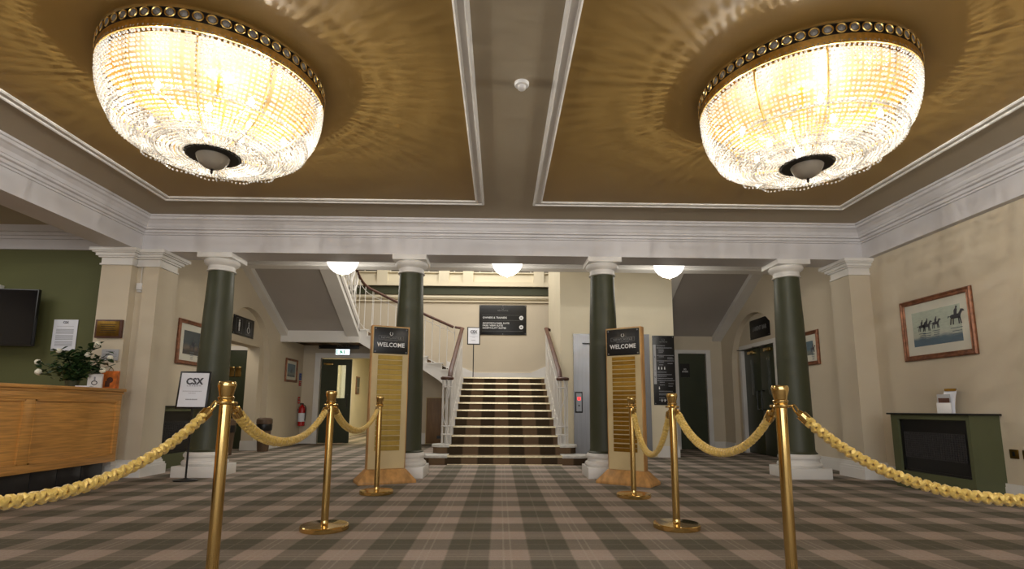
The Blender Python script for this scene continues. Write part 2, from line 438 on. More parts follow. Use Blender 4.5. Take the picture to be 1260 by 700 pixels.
# rear wall of the stair hall with the corridor doorway
DX0, DX1, DZ = -4.37, -2.75, 2.05
b = B().box(WL, DX0, 13.1, 13.3, 0, 3.9).box(DX0, DX1, 13.1, 13.3, DZ, 3.9).box(DX1, WR, 13.1, 13.3, 0, 3.9)
struct('wall_back', b, M['cream'])
struct('wall_corridor', B().box(-4.75, -4.55, 13.3, 19, 0, 2.7).box(-2.45, -2.25, 13.3, 19, 0, 2.7).box(-4.75, -2.25, 18.8, 19, 0, 2.7).box(-4.75, -2.25, 13.3, 19, 2.6, 2.7), M['cream_light'])
# cross wall on the right beside the lift, with the no access door
struct('wall_cross', B().box(3.24, 3.93, 11.7, 11.85, 0, 3.3).box(4.55, WR, 11.7, 11.85, 0, 3.3).box(3.93, 4.55, 11.7, 11.85, 2.08, 3.3), M['cream'])
# lift shaft
LX0, LX1, LY = 1.115, 3.235, 9.8
LD0, LD1, LDZ = 1.35, 2.765, 2.235
struct('wall_lift_shaft', B().box(LX0, LD0, LY, 12.2, 0, 6).box(LD1, LX1, LY, 12.2, 0, 6).box(LD0, LD1, LY, 12.2, LDZ, 6).box(LD0, LD1, LY+.35, 12.2, 0, LDZ), M['cream_light'])
# upper enclosure
struct('ceiling_stair_hall', B().box(WL-.4, WR+.4, 7.2, 15.4, 6.0, 6.1), M['soffit_grey'])
struct('wall_upper_front', B().box(WL, WR, 7.3, 7.5, 3.6, 6), M['cream'])
struct('wall_gallery', B().box(WL, WR, 15.2, 15.4, 3.8, 6).box(WL-.2, WL, 13.1, 15.4, 3.8, 6).box(WR, WR+.2, 13.1, 15.4, 3.8, 6).box(WL, WR, 13.3, 15.2, 3.8, 3.9), M['dark_room'])
# walls behind the camera
struct('wall_front', B().box(XA, WR+.4, -4.8, -4.6, 0, ZC), M['cream'])
# skirting boards and dado
def skirt(b, x0, x1, y0, y1, h=.17, z0=0.0):
    b.box(x0, x1, y0, y1, z0, z0+h*.8)
    cx_, cy_ = (x0+x1)/2, (y0+y1)/2
    if x1-x0 < y1-y0: b.box(cx_-(x1-x0)*.3, cx_+(x1-x0)*.3, y0, y1, z0+h*.8, z0+h)
    else: b.box(x0, x1, cy_-(y1-y0)*.3, cy_+(y1-y0)*.3, z0+h*.8, z0+h)
b = B(); skirt(b, WR-.03, WR, -4.5, 6.8); skirt(b, WR-.03, WR, 7.24, AY-AR); skirt(b, WR-.03, WR, AY+AR, 11.7)
struct('baseboard_right', b, M['white'])
b = B(); skirt(b, WL, WL+.03, 7.5, AY-AR); skirt(b, WL, WL+.03, AY+AR, 13.1); skirt(b, WL-.37, WL-.1, 10.945, 10.975, .19); skirt(b, WL-.13, WL+.03, 10.95, 11.22, .19)
struct('baseboard_left', b, M['white'])
b = B(); skirt(b, DX1+.12, -1.78, 13.07, 13.1, .26); skirt(b, -1.34, 1, 13.07, 13.1, .26); skirt(b, WL, DX0-.14, 13.07, 13.1, .2); skirt(b, 4.66, WR, 11.67, 11.7); skirt(b, 3.24, 3.83, 11.67, 11.7)
struct('baseboard_back', b, M['white'])
b = B(); skirt(b, LD1+.1, LX1+.03, LY-.03, LY, .2); skirt(b, LX1, LX1+.03, LY, 11.7, .2); skirt(b, LX0, LD0-.02, LY-.03, LY, .2)
struct('baseboard_lift', b, M['white'])
# corner pillar (left) and pilaster (right), with moulded caps and bases
def cap_profile(b, x0, x1, y0, y1, z_top, s=1.0):
    for z0, z1, d in ((-.26, -.235, .02), (-.235, -.14, .006), (-.14, -.115, .035), (-.115, -.07, .06), (-.07, -.05, .09), (-.05, 0, .115)):
        d *= s; b.box(x0-d, x1+d, y0-d, y1+d, z_top+z0*.8, z_top+z1*.8)
def base_profile(b, x0, x1, y0, y1):
    for z0, z1, d in ((0, .12, .06), (.12, .15, .05), (.15, .18, .03), (.18, .205, .02)): b.box(x0-d, x1+d, y0-d, y1+d, z0, z1)
pc = struct('trim_7', B().box(-5.10, -4.72, 6.74, 7.30, 0, ZS).box(-4.72, -4.62, 6.86, 7.3, 0, ZS).box(-4.62, -4.43, 6.83, 7.24, 0, ZS), M['cream'], label='corner pillar')
b = B(); cap_profile(b, -5.10, -4.72, 6.74, 7.2, ZS, .9); cap_profile(b, -4.70, -4.43, 6.83, 7.2, ZS); struct('pillar_cap', b, M['white'], pc)
b = B(); base_profile(b, -5.10, -4.72, 6.74, 7.24); base_profile(b, -4.72, -4.43, 6.83, 7.22); struct('pillar_base', b, M['white'], pc)
pp = struct('trim_8', B().box(4.64, WR, 6.83, 7.24, 0, ZS), M['cream'], label='right pilaster')
b = B(); cap_profile(b, 4.64, WR, 6.83, 7.2, ZS, .95); struct('pillar_cap', b, M['white'], pp)
b = B(); base_profile(b, 4.64, WR, 6.83, 7.22); struct('pillar_base', b, M['white'], pp)

# ------------------------------------------------------------------ columns
shaft_m = B().lathe([(.222, .295), (.224, .31), (.204, .325), (.196, .35), (.194, .9), (.187, 1.5), (.175, 2.05), (.16, 2.5), (.156, 2.655)], 40).mesh('shaft', M['green'], True)
base_m = B().lathe([(.24, .13), (.258, .14), (.268, .165), (.258, .19), (.238, .2), (.232, .215), (.236, .235), (.25, .245), (.252, .268), (.24, .285), (.226, .3)], 40).mesh('base', M['white'], True)
plinth_m = B().box(-.268, .268, -.268, .268, 0, .135).mesh('plinth', M['white'], bevel=.006)
cap_m = B().lathe([(.165, 2.628), (.178, 2.632), (.178, 2.645), (.166, 2.65), (.165, 2.70), (.178, 2.71), (.2, 2.725), (.215, 2.745), (.218, 2.765), (.208, 2.785)], 40).mesh('capital', M['white'], True)
abacus_m = B().box(-.222, .222, -.222, .222, 2.785, ZS).mesh('abacus', M['white'], bevel=.004)
cols = [(-3.817, 'olive green round column with white capital, far left, beside the CSX poster stand'),
        (-1.288, 'olive green round column just behind the left welcome totem'),
        (1.288, 'olive green round column in front of the lift, behind the right welcome totem'),
        (3.817, 'olive green round column in front of the bar double doors')]
for dx, lab in cols:
    t = thing('column', lab, 'column', (C0+dx, 7.03, 0), 0, 'round green columns carrying the rear beam')
    for n, me in (('plinth', plinth_m), ('base', base_m), ('shaft', shaft_m), ('capital', cap_m), ('abacus', abacus_m)): inst(n, me, t)

# ------------------------------------------------------------------ grand stair
RS, TR, SY = .138, .325, 8.37
ZT = 11*RS; YT = SY+10*TR                # landing height and edge
HW = .88                                 # half width of the carpet
st = thing('grand_staircase', 'wide tartan-carpeted central stair with brass nosings rising to the landing', 'staircase', (C0, SY, 0))
for k in range(11):
    y0 = k*TR; z1 = (k+1)*RS
    y1 = y0+TR+.02 if k < 10 else 13.1-SY
    inst_b = B().box(-HW, HW, y0, y1, max(0, z1-RS-.001), z1)
    s_ = inst_b.build('step', M['stair_carpet'], st)
    nb = B().box(-HW, HW, y0-.022, y0+.032, z1-.004, z1+.005).box(-HW, HW, y0-.022, y0-.014, z1-.022, z1)
    nb.build('nosing', M['nosing'], s_)
B().box(-HW, HW, -.012, 0, 0, .012).build('threshold_strip', M['nosing'], st)
for sgn in (-1, 1):
    b = B()
    for k in range(2, 11):
        y0 = k*TR; z1 = (k+1)*RS; y1 = y0+TR if k < 10 else 13.09-SY
        xa, xb = sorted((sgn*HW, sgn*(HW+.11)))
        b.box(xa, xb, y0-.01, y1, 0 if k > 1 else 0, z1+.004)
        b.box(xa, xb, y0-.03, y0, z1-.03, z1+.006)
    b.build('side_string', M['white'], st)
    # curtail steps: rounded ends with white stone tops
    for k, ext in ((0, .42), (1, .26)):
        z0, z1 = k*RS, (k+1)*RS; y0 = k*TR
        pts = []; n = 12; r = .2 if k == 0 else .17
        cx_ = sgn*(HW+ext-r+.02); cyy = y0+r
        for i in range(n+1):
            a = -PI/2 + PI*i/n; pts.append((cx_+sgn*r*math.cos(a), cyy+r*math.sin(a)))
        poly = [(sgn*HW, y0)] + pts + [(sgn*HW, y0+2*r)]
        e = B().prism(poly, 'Z', z0, z1-.035).build('curtail_step', M['stair_carpet'], st)
        poly2 = [(sgn*HW, y0-.025)] + [(cx_+(p[0]-cx_)*1.14, cyy+(p[1]-cyy)*1.14) for p in pts] + [(sgn*HW, y0+2*r+.02)]
        B().prism(poly2, 'Z', z1-.035, z1+.006).build('stone_cap', M['marble'], e, bevel=.008)
def smooth_path(P, n=8):
    out = []
    P = [Vector(p) for p in P]
    Q = [P[0]*2-P[1]] + P + [P[-1]*2-P[-2]]
    for i in range(1, len(Q)-2):
        for k in range(n):
            t = k/n; a, b_, c, d = Q[i-1], Q[i], Q[i+1], Q[i+2]
            out.append(.5*((2*b_)+(c-a)*t+(2*a-5*b_+4*c-d)*t*t+(3*b_-a-3*c+d)*t*t*t))
    out.append(P[-1]); return out
def balusters(bs, par, mesh_name='baluster', r=.0085):
    for (x, y, z0, z1) in bs:
        B().tube([(x, y, z0), (x, y, z1)], r, 6).build(mesh_name, M['white'], par)
def scroll(c, ax, h, w=.07):
    """S scroll of flat bar in a vertical plane; ax = unit vector along the flight"""
    pts = []
    for i in range(25):
        t = i/24; a = (t-.5)*2
        pts.append(Vector(c) + Vector(ax)*(w*math.sin(a*PI*1.0)) + Vector((0, 0, h*t)))
    return pts
def rail_z(y): return 1.36 + (y-8.75)*(2.60-1.36)/(YT-.05-8.75)
def lower_balustrade(sgn):
    side = 'left' if sgn < 0 else 'right'
    x = C0 + sgn*(HW+.03)
    t = thing('balustrade', 'white iron balustrade with scrolls on the %s of the central stair' % side, 'balustrade', (x, 8.75, 0), 0, 'balustrades of the central stair')
    X = 0.0
    L = lambda p: (p[0]-x, p[1]-8.75, p[2])
    # newel cluster on the second curtail step
    nx, ny, nz = x+sgn*.045, 8.86, 2*RS
    posts = [(nx+.075*math.cos(a), ny+.075*math.sin(a)) for a in [PI/4+i*PI/3 for i in range(6)]]
    for px, py in posts: B().tube([L((px, py, nz)), L((px, py, 1.31))], .011, 6).build('newel_post', M['white'], t)
    for zz in (nz+.16, nz+.29, 1.2):
        B().tube([L((nx+.078*math.cos(a), ny+.078*math.sin(a), zz)) for a in [2*PI*i/20 for i in range(20)]], .009, 6, closed=True).build('newel_ring', M['white'], t)
    B().tube([L(p) for p in scroll((nx-.0, ny-.08, nz+.3), (1, 0, 0), .75, .05)], .009, 6).build('scroll', M['white'], t)
    B().lathe([(.05, -.03), (.095, -.026), (.108, -.012), (.108, .012), (.09, .026), (.04, .032)], 28, L((nx, ny, 1.345))).build('newel_cap', M['mahogany'], t, True)
    P = [(x, 8.84, 1.365), (x, 8.95, rail_z(8.95)+.02), (x, 9.2, rail_z(9.2)+.03), (x, 10.3, rail_z(10.3)+.03), (x, YT-.35, rail_z(YT-.35)+.03)]
    if sgn < 0: P += [(x-.0, YT-.1, rail_z(YT-.12)+.0), (x-.05, YT+.02, 2.60), (x-.17, YT+.08, 2.63)]
    else: P += [(x, YT-.1, rail_z(YT-.1)+.01), (x+.04, YT+.05, 2.61), (x+.12, YT+.12, 2.58)]
    B().tube([L(p) for p in smooth_path(P, 5)], .028, 10, ry=.04).build('handrail', M['mahogany'], t, True)
    bs = []
    for k in range(1, 10):
        for j in (.25, .75):
            y = SY + (k+j)*TR
            if y < 9.0: continue
            bs.append((0, y-8.75, (k+1)*RS+.004, rail_z(y)+.01))
    balusters(bs, t)
    for off in (.1, .3, .95):
        B().tube([L((x, 9.0, rail_z(9.0)-off)), L((x, YT-.02, rail_z(YT-.02)-off))], .007, 6).build('rail_bar', M['white'], t)
    for k in range(1, 9, 2):
        y = SY+(k+.5)*TR+.3
        B().tube([L(p) for p in scroll((x, y, rail_z(y)-.9), (0, 1, 0), .6, .07)], .008, 6).build('scroll', M['white'], t)
    return t
lower_balustrade(-1); lower_balustrade(1)

# ------------------------------------------------------------------ upper flights (left one seen, right one behind the lift)
FR, FT, N1 = .145, .33, 7
X1 = C0-HW-.15                           # first riser of the left flight
YF = 11.72                               # open side of that flight
FX = -3.10                               # open side of the flight that returns to the viewer
ZQ = ZT+FR*N1                            # quarter landing
def left_flights():
    t = thing('left_upper_stair', 'white-stringed upper stair flight climbing left from the landing and turning forward', 'staircase', (X1, YF, 0))
    b = B()
    for k in range(N1):
        xa = X1 - k*FT; xb = xa - FT - (0.02 if k < N1-1 else 0)
        if k == N1-1: xb = WL
        z1 = ZT+(k+1)*FR
        s_ = B().box(xb-X1, xa-X1, 0.04, 13.1-YF, z1-FR-.03, z1).build('step', M['stair_carpet'], t)
    # open string: stepped top, sloping soffit
    top = [(X1+.12, ZT+.01)]
    for k in range(N1):
        xa = X1-k*FT; z = ZT+(k+1)*FR
        top += [(xa, z-FR+.012), (xa, z+.012)]
    top += [(FX, ZQ+.012)]
    bot = [(FX, 2.27), (-2.81, 2.10), (-1.70, 1.69), (-1.33, 1.45), (-1.05, 1.2), (X1+.12, 1.2)]
    poly = [(p[0]-X1, p[1]) for p in top+bot]
    B().prism(poly, 'Y', -.04, .04).build('string', M['white'], t)
    cap = B()
    for k in range(N1):
        xa = X1-k*FT; z = ZT+(k+1)*FR
        cap.box(xa-FT-X1, xa+.025-X1, -.07, .05, z+.005, z+.03)
    cap.build('tread_cap', M['white'], t)
    # soffit of that flight and of the quarter landing
    sof = [(X1-X1, 1.2), (-1.33-X1, 1.45), (-1.70-X1, 1.69), (-2.81-X1, 2.10), (FX-X1, 2.46), (WL+.002-X1, 2.46), (WL+.002-X1, 2.50), (FX-X1, 2.50), (-2.75-X1, 2.24), (-1.65-X1, 1.8), (-1.2-X1, 1.55), (0, 1.4)]
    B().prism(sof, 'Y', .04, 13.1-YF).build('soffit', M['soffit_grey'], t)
    B().box(WL-X1, FX+.02-X1, -.05, .06, 2.27, 2.54).build('landing_beam', M['white'], t)
    # returning flight toward the viewer: soffit, strings, steps
    y0 = YF-.05; y1 = 8.98; sl = .52
    z = lambda y, o=0: 2.42 + (y0-y)*sl + o
    q = lambda yy: yy-YF
    def slope(xa, xb, lo, hi, nm, m):
        ya, yb = y0, 9.3
        B().prism([(q(ya), z(ya, lo)), (q(yb), z(yb, lo)), (q(yb), z(yb, hi)), (q(ya), z(ya, hi))], 'X', xa-X1, xb-X1).build(nm, m, t)
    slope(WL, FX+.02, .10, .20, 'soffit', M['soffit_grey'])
    slope(WL, WL+.15, -.02, .12, 'wall_string', M['white'])
    slope(-3.38, FX, -.02, .34, 'outer_string', M['white'])
    for k in range(7):
        ya = y0-k*.29; yb = ya-.29
        B().prism([(q(ya), z(ya, .205)), (q(yb), z(yb, .205)), (q(yb), z(yb, .21)), (q(ya), z(yb, .21))], 'X', WL-X1, FX-.3-X1).build('step', M['stair_carpet'], t)
    return t
left_flights()
def upper_balustrade():
    x0 = C0-HW-.075
    t = thing('balustrade', 'white iron balustrade with dark handrail sweeping up the left upper flight', 'balustrade', (x0, YF, ZT))
    L = lambda p: (p[0]-x0, p[1]-YF, p[2]-ZT)
    rz = lambda x: 2.63 + (x0-.17-x)*.44
    P = [(x0-.17, YF-.02, 2.63), (-1.6, YF, rz(-1.6)), (-2.3, YF, rz(-2.3)), (-2.72, YF, rz(-2.72)+.02), (-2.95, YF-.1, 3.5), (-3.07, YF-.32, 3.66), (-3.09, YF-.7, 3.87), (-3.09, 10.4, 4.22), (-3.09, 9.5, 4.68)]
    path = smooth_path(P, 6)
    B().tube([L(p) for p in path], .03, 10, ry=.04).build('handrail', M['mahogany'], t, True)
    bs = []
    for k in range(N1-1):
        for j in (.2, .7):
            x = X1-(k+j)*FT
            bs.append((x-x0, 0, ZT+(k+1)*FR+.02-ZT, rz(x)-ZT))
    balusters(bs, t)
    for off in (.12, .95):
        pts = [(x0-.15, YF, 2.62-off)] + [(x, YF, rz(x)-off) for x in (-1.6, -2.3, -2.7)] + [(-2.95, YF-.1, 3.5-off), (-3.07, YF-.32, 3.66-off)]
        B().tube([L(p) for p in smooth_path(pts, 5)], .007, 6).build('rail_bar', M['white'], t)
    bs = [(-2.84-x0, -.04, ZQ-ZT, 3.42-ZT), (-2.98-x0, -.14, ZQ-ZT, 3.52-ZT), (-3.06-x0, -.3, ZQ-ZT, 3.64-ZT)]
    for k in range(14):
        y = YF-.5-k*.145; zz = 2.42+(YF-.05-y)*.52+.3
        bs.append((-3.09-x0, y-YF, zz-ZT, zz+.95-ZT))
    balusters(bs, t)
    for k in range(7):
        y = YF-.5-k*.27; zz = 2.42+(YF-.05-y)*.52+.4
        B().tube([L(p) for p in scroll((-3.09, y, zz), (0, 1, 0), .75, .1)], .014, 6).build('scroll', M['white'], t)
        B().tube([L((-3.09, y-.2+.1*math.cos(a), zz+.4+.16*math.sin(a))) for a in [2*PI*i/18 for i in range(18)]], .012, 6, closed=True).build('scroll_ring', M['white'], t)
    for off in (.1, .55):
        B().tube([L((-3.09, YF-.35, 2.42+.3*.52+.3+off)), L((-3.09, 9.5, 2.42+(YF-.05-9.5)*.52+.3+off))], .007, 6).build('rail_bar', M['white'], t)
upper_balustrade()
def right_flight():
    t = thing('right_upper_stair', 'underside of the upper stair flight sloping over the green no access door', 'staircase', (3.25, 11.695, 0))
    y0 = 11.695; sl = .49
    z = lambda y, o=0: 2.41 + (y0-y)*sl + o
    def slope(xa, xb, lo, hi, nm, m):
        yb = 9.3
        B().prism([(0, z(y0, lo)), (yb-y0, z(yb, lo)), (yb-y0, z(yb, hi)), (0, z(y0, hi))], 'X', xa-3.25, xb-3.25).build(nm, m, t)
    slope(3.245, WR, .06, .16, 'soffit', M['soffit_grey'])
    slope(WR-.2, WR, -.05, .1, 'wall_string', M['white'])
    slope(3.24, 3.42, -.05, .1, 'outer_string', M['white'])
right_flight()
# landing skirting that ramps up with the flights
b = B().box(-.62, .75, 13.07, 13.1, ZT, ZT+.2)
b.prism([(-.62, ZT), (-.62, ZT+.2), (-1.3, ZT+.48), (-1.3, ZT)], 'Y', 13.07, 13.1)
b.prism([(.75, ZT), (.75, ZT+.2), (1.3, ZT+.45), (1.3, ZT)], 'Y', 13.07, 13.1)
struct('baseboard_landing', b, M['white'])
# wall mouldings, green band, gallery parapet
struct('trim_9', B().box(WL, WR, 13.06, 13.1, 3.47, 3.5).box(WL, WR, 13.03, 13.1, 3.57, 3.62).box(WL, WR, 13.05, 13.1, 3.54, 3.57), M['cream_light'])
struct('trim_10', B().box(WL, WR, 13.04, 13.1, 3.655, 3.86), M['green'], label='olive green band')
b = B().box(WL, WR, 12.98, 13.1, 3.86, 3.9).box(WL, WR, 13.0, 13.2, 3.9, 3.98).box(WL, WR, 13.06, 13.2, 3.98, 4.22).box(WL, WR, 13.02, 13.22, 4.2, 4.23)
for px in (-2.95, -1.42, -.82, .95, 2.4, 4.2):
    b.box(px-.13, px+.13, 12.99, 13.25, 3.9, 4.7)
struct('wall_gallery_parapet', b, M['cream_light'])
b = B().box(WL, WR, 13.08, 13.12, 4.29, 4.315)
x = WL+.1
while x < WR: b.box(x, x+.02, 13.09, 13.11, 4.22, 4.31); x += .32
struct('trim_11', b, M['white'])

# ------------------------------------------------------------------ chandeliers
def bead_positions():
    prof = []          # (r, z) down the basket, relative to ceiling height
    def seg(pts, step):
        P = smooth_path([(r, 0, z) for r, z in pts], 30); acc = 0; out = [P[0]]
        for a, b_ in zip(P, P[1:]):
            acc += (b_-a).length
            if acc >= step: out.append(b_); acc = 0
        return [(p.x, p.z) for p in out]
    return (seg([(.725, -.15), (.712, -.29), (.675, -.41), (.622, -.495)], .0275),
            seg([(.628, -.50), (.56, -.56), (.465, -.605), (.36, -.632)], .025),
            seg([(.36, -.632), (.27, -.64), (.17, -.632)], .025))
def make_chandelier():
    t = thing('chandelier', '', 'chandelier', (C0-2.18, 3.69, ZC))
    R0 = .728
    B().lathe([(R0-.03, -.04), (R0-.03, -.0)], 72, cap=False).build('light_block_collar', M['dark_metal'], t, True)  # opaque collar added to stop light escaping above the rim
    B().lathe([(R0-.04, -.165), (R0-.04, -.0006)], 72, cap=False).build('light_block_liner', M['gilt'], t, True)  # liner added to close the light leak and lighten the inside
    B().lathe([(.1, -.012), (R0-.045, -.012), (R0-.045, -.002)], 60, cap=False).build('added_dark_plate', M['inner_plate'], t, True)  # disc added to hold the gaps between beads dark
    # rim: plain gilt band under a dark filigree gallery
    B().lathe([(R0-.006, -.165), (R0+.004, -.165), (R0+.004, -.105), (R0-.006, -.105)], 96, cap=False).build('gilt_band', M['gilt'], t, True)
    g = B()
    for z in (-.1, -.035):
        g.tube([(R0*math.cos(a), R0*math.sin(a), z) for a in [2*PI*i/96 for i in range(96)]], .006, 6, closed=True)
    g.lathe([(R0-.008, -.1), (R0-.004, -.1), (R0-.004, -.035), (R0-.008, -.035)], 96, cap=False)
    g.build('gallery', M['dark_metal'], t, True)
    ring = B().tube([(0, .029*math.cos(a), .029*math.sin(a)) for a in [2*PI*i/14 for i in range(14)]], .005, 5, closed=True).mesh('medallion', M['gilt'], True)
    cr = B().lathe([(.001, -.006), (.022, -.002), (.022, .002), (.001, .008)], 12).xf(Matrix.Rotation(PI/2, 4, 'Y')).mesh('crystal', M['bead'])
    n = 60
    for i in range(n):
        a = 2*PI*i/n
        m_ = inst('medallion', ring, t, ((R0+.006)*math.cos(a), (R0+.006)*math.sin(a), -.067), (0, 0, a))
        inst('crystal', cr, m_)
    # bead curtain
    ico = bmesh.new(); bmesh.ops.create_icosphere(ico, subdivisions=1, radius=1)
    iv = [v.co.copy() for v in ico.verts]; jf = [tuple(v.index for v in f.verts) for f in ico.faces]; ico.free()
    A, Bq, Cq = bead_positions(); V = []; F = []
    def put(r, z, a, s):
        o = len(V); cx_, cy_ = r*math.cos(a), r*math.sin(a)
        for v in iv: V.append((cx_+v.x*s, cy_+v.y*s, z+v.z*s))
        F.extend([(p+o, q+o, w_+o) for p, q, w_ in jf])
    rnd = random.Random(3)
    for lst, N, s in ((A, 150, .0108), (Bq, 150, .0108), (Cq, 84, .0108)):
        for k in range(N):
            a = 2*PI*(k+rnd.uniform(-.22, .22))/N
            for i, (r, z) in enumerate(lst):
                put(r, z+rnd.uniform(-.002, .002), a, s*(1 if i % 1 == 0 else 1.1))
    # hanging fringe where the tiers meet and at the bottom
    for k in range(110):
        a = 2*PI*k/110
        put(.618, -.525, a, .009); put(.48+.02*math.sin(k*7), -.628, a, .009)
    for k in range(60): put(.36+.03*math.sin(k*5), -.656, 2*PI*k/60, .009)
    me = bpy.data.meshes.new('bead_curtain'); me.from_pydata(V, [], F); me.materials.append(M['bead'])
    o = bpy.data.objects.new('bead_curtain', me); COL.objects.link(o); o.parent = t; o['kind'] = 'stuff'
    for z, r in ((-.498, .624), (-.636, .36)):
        B().tube([(r*math.cos(a), r*math.sin(a), z) for a in [2*PI*i/80 for i in range(80)]], .006, 6, closed=True).build('hoop', M['bead'], t, True)
    # frame rods inside
    for i in range(10):
        a = 2*PI*i/10
        pts = [(r*math.cos(a), r*math.sin(a), z) for r, z in ((.70, -.12), (.688, -.28), (.645, -.41), (.595, -.485), (.53, -.545), (.36, -.61), (.18, -.615))]
        B().tube(smooth_path(pts, 3), .007, 6).build('frame_rod', M['gilt'], t, True)
    for i in range(5):
        a = 2*PI*(i+.5)/5
        B().tube([(.05*math.cos(a), .05*math.sin(a), -.32), (.25*math.cos(a), .25*math.sin(a), -.44), (.47*math.cos(a), .47*math.sin(a), -.405)], .009, 6).build('lamp_arm', M['gilt'], t, True)
    B().tube([(0, 0, -.02), (0, 0, -.62)], .02, 10).build('centre_rod', M['gilt'], t, True)
    # bottom dark disc and glass bowl
    B().lathe([(.05, -.618), (.18, -.622), (.187, -.632), (.18, -.64), (.05, -.638)], 40).build('bottom_plate', M['dark_metal'], t, True)
    gb = B().lathe([(.108, -.638), (.112, -.645), (.104, -.668), (.084, -.698), (.055, -.72), (.03, -.73), (.012, -.734)], 36).build('glass_bowl', M['glass_bowl'], t, True)
    B().lathe([(.006, -.732), (.012, -.738), (.007, -.748), (.01, -.758), (.003, -.77)], 12).build('finial', M['dark_metal'], gb, True)
    bulbs = [(.47*math.cos(2*PI*(i+.5)/5), .47*math.sin(2*PI*(i+.5)/5), -.37) for i in range(5)] + [(.24*math.cos(2*PI*i/5), .24*math.sin(2*PI*i/5), -.39) for i in range(5)]
    bm_ = B().lathe([(.008, -.03), (.016, -.018), (.019, 0), (.014, .018), (.004, .032)], 12).mesh('bulb', M['bulb'], True)
    for p in bulbs: inst('bulb', bm_, t, p)
    return t, bulbs
ch, bulbs = make_chandelier()
ch['label'] = 'large crystal-bead basket chandelier with gilt rim on the left gold ceiling panel'
ch['group'] = 'crystal chandeliers'
ch2 = copy_tree(ch); ch2.location = (C0+2.18, 3.69, ZC)
ch2['label'] = 'large crystal-bead basket chandelier with gilt rim on the right gold ceiling panel'
for c_ in (ch, ch2):
    for i, p in enumerate(bulbs):
        if i % 10 in (0, 1, 2, 3, 4, 5, 7, 9):
            point('chandelier_lamp', (c_.location.x+p[0], c_.location.y+p[1], ZC+p[2]+.042), CHAND_W/8, (1, .97, .92), .008)

# bowl lamps under the lamp-bay ceiling
bowl_me = B().lathe([(.235, .02), (.245, 0), (.243, -.03), (.225, -.09), (.185, -.15), (.12, -.2), (.05, -.225), (.01, -.23)], 36).mesh('glass_bowl', M['bowl_glow'], True)
rimm = B().lathe([(.1, .11), (.1, .03), (.25, .03), (.255, .015), (.25, .0), (.235, -.004)], 36, cap=False).mesh('rim', M['white'], True)
finm = B().lathe([(.012, -.228), (.018, -.236), (.012, -.245), (.004, -.256)], 12).mesh('finial', M['brass'], True)
for x, lab in ((-2.52, 'left of the three lit glass bowl ceiling lamps beyond the beam'), (.10, 'middle lit glass bowl ceiling lamp, above the stair sign'), (2.71, 'right of the three lit glass bowl lamps, above the lift wall corner')):
    t = thing('bowl_lamp', lab, 'lamp', (x, 8.3, 3.18), 0, 'lit glass bowl ceiling lamps')
    inst('rim', rimm, t); inst('glass_bowl', bowl_me, t); inst('finial', finm, t)
    point('bowl_lamp_light', (x, 8.3, 2.85), 9, (1, .95, .86), .12)
# smoke detector on the ceiling between the panels
t = thing('smoke_detector', 'small white round smoke detector on the taupe ceiling strip', 'detector', (.144, 3.708, ZC))
B().lathe([(.055, -.001), (.055, -.018), (.05, -.026), (.03, -.028)], 28).build('base', M['plastic'], t, True)
B().lathe([(.032, -.028), (.03, -.05), (.02, -.058), (.002, -.06)], 24).build('chamber', M['plastic'], t, True)

# ------------------------------------------------------------------ stanchions and ropes
PH = .98
crown_m = B().lathe([(.03, .885), (.036, .9), (.036, .905), (.03, .91), (.033, .925), (.04, .955), (.041, .968), (.036, .978), (.01, .982)], 32).mesh('crown', M['brass'], True)
pole_m = B().lathe([(.038, .03), (.028, .05), (.0265, .07), (.0265, .885)], 28).mesh('pole', M['brass'], True)
foot_m = B().lathe([(.163, 0), (.168, .004), (.168, .031), (.163, .037), (.15, .039), (.06, .04), (.034, .045)], 48).mesh('base', M['brass'], True)
coll_m = B().lathe([(.028, .868), (.05, .872), (.052, .878), (.05, .884), (.028, .888)], 28).mesh('collar', M['brass'], True)
posts = {'l0': (-1.296, 2.577), 'l1': (-1.239, 3.985), 'l2': (-1.237, 5.592), 'r0': (1.383, 2.62), 'r1': (1.304, 4.047), 'r2': (1.33, 5.416), 'lx': (-1.98, 1.22), 'rx': (2.66, 1.72)}
plab = {'l0': 'tall brass stanchion nearest the camera on the left', 'l1': 'brass stanchion in the middle of the left rope line', 'l2': 'farthest left brass stanchion, in front of the left welcome totem',
        'r0': 'tall brass stanchion nearest the camera on the right', 'r1': 'brass stanchion in the middle of the right rope line', 'r2': 'farthest right brass stanchion, in front of the right welcome totem',
        'lx': 'brass stanchion out of view at the left end of the rope', 'rx': 'brass stanchion out of view at the right end of the rope'}
for k, (x, y) in posts.items():
    t = thing('stanchion', plab[k], 'stanchion', (x, y, 0), 0, 'brass rope stanchions')
    for n, me in (('base', foot_m), ('pole', pole_m), ('collar', coll_m), ('crown', crown_m)): inst(n, me, t)
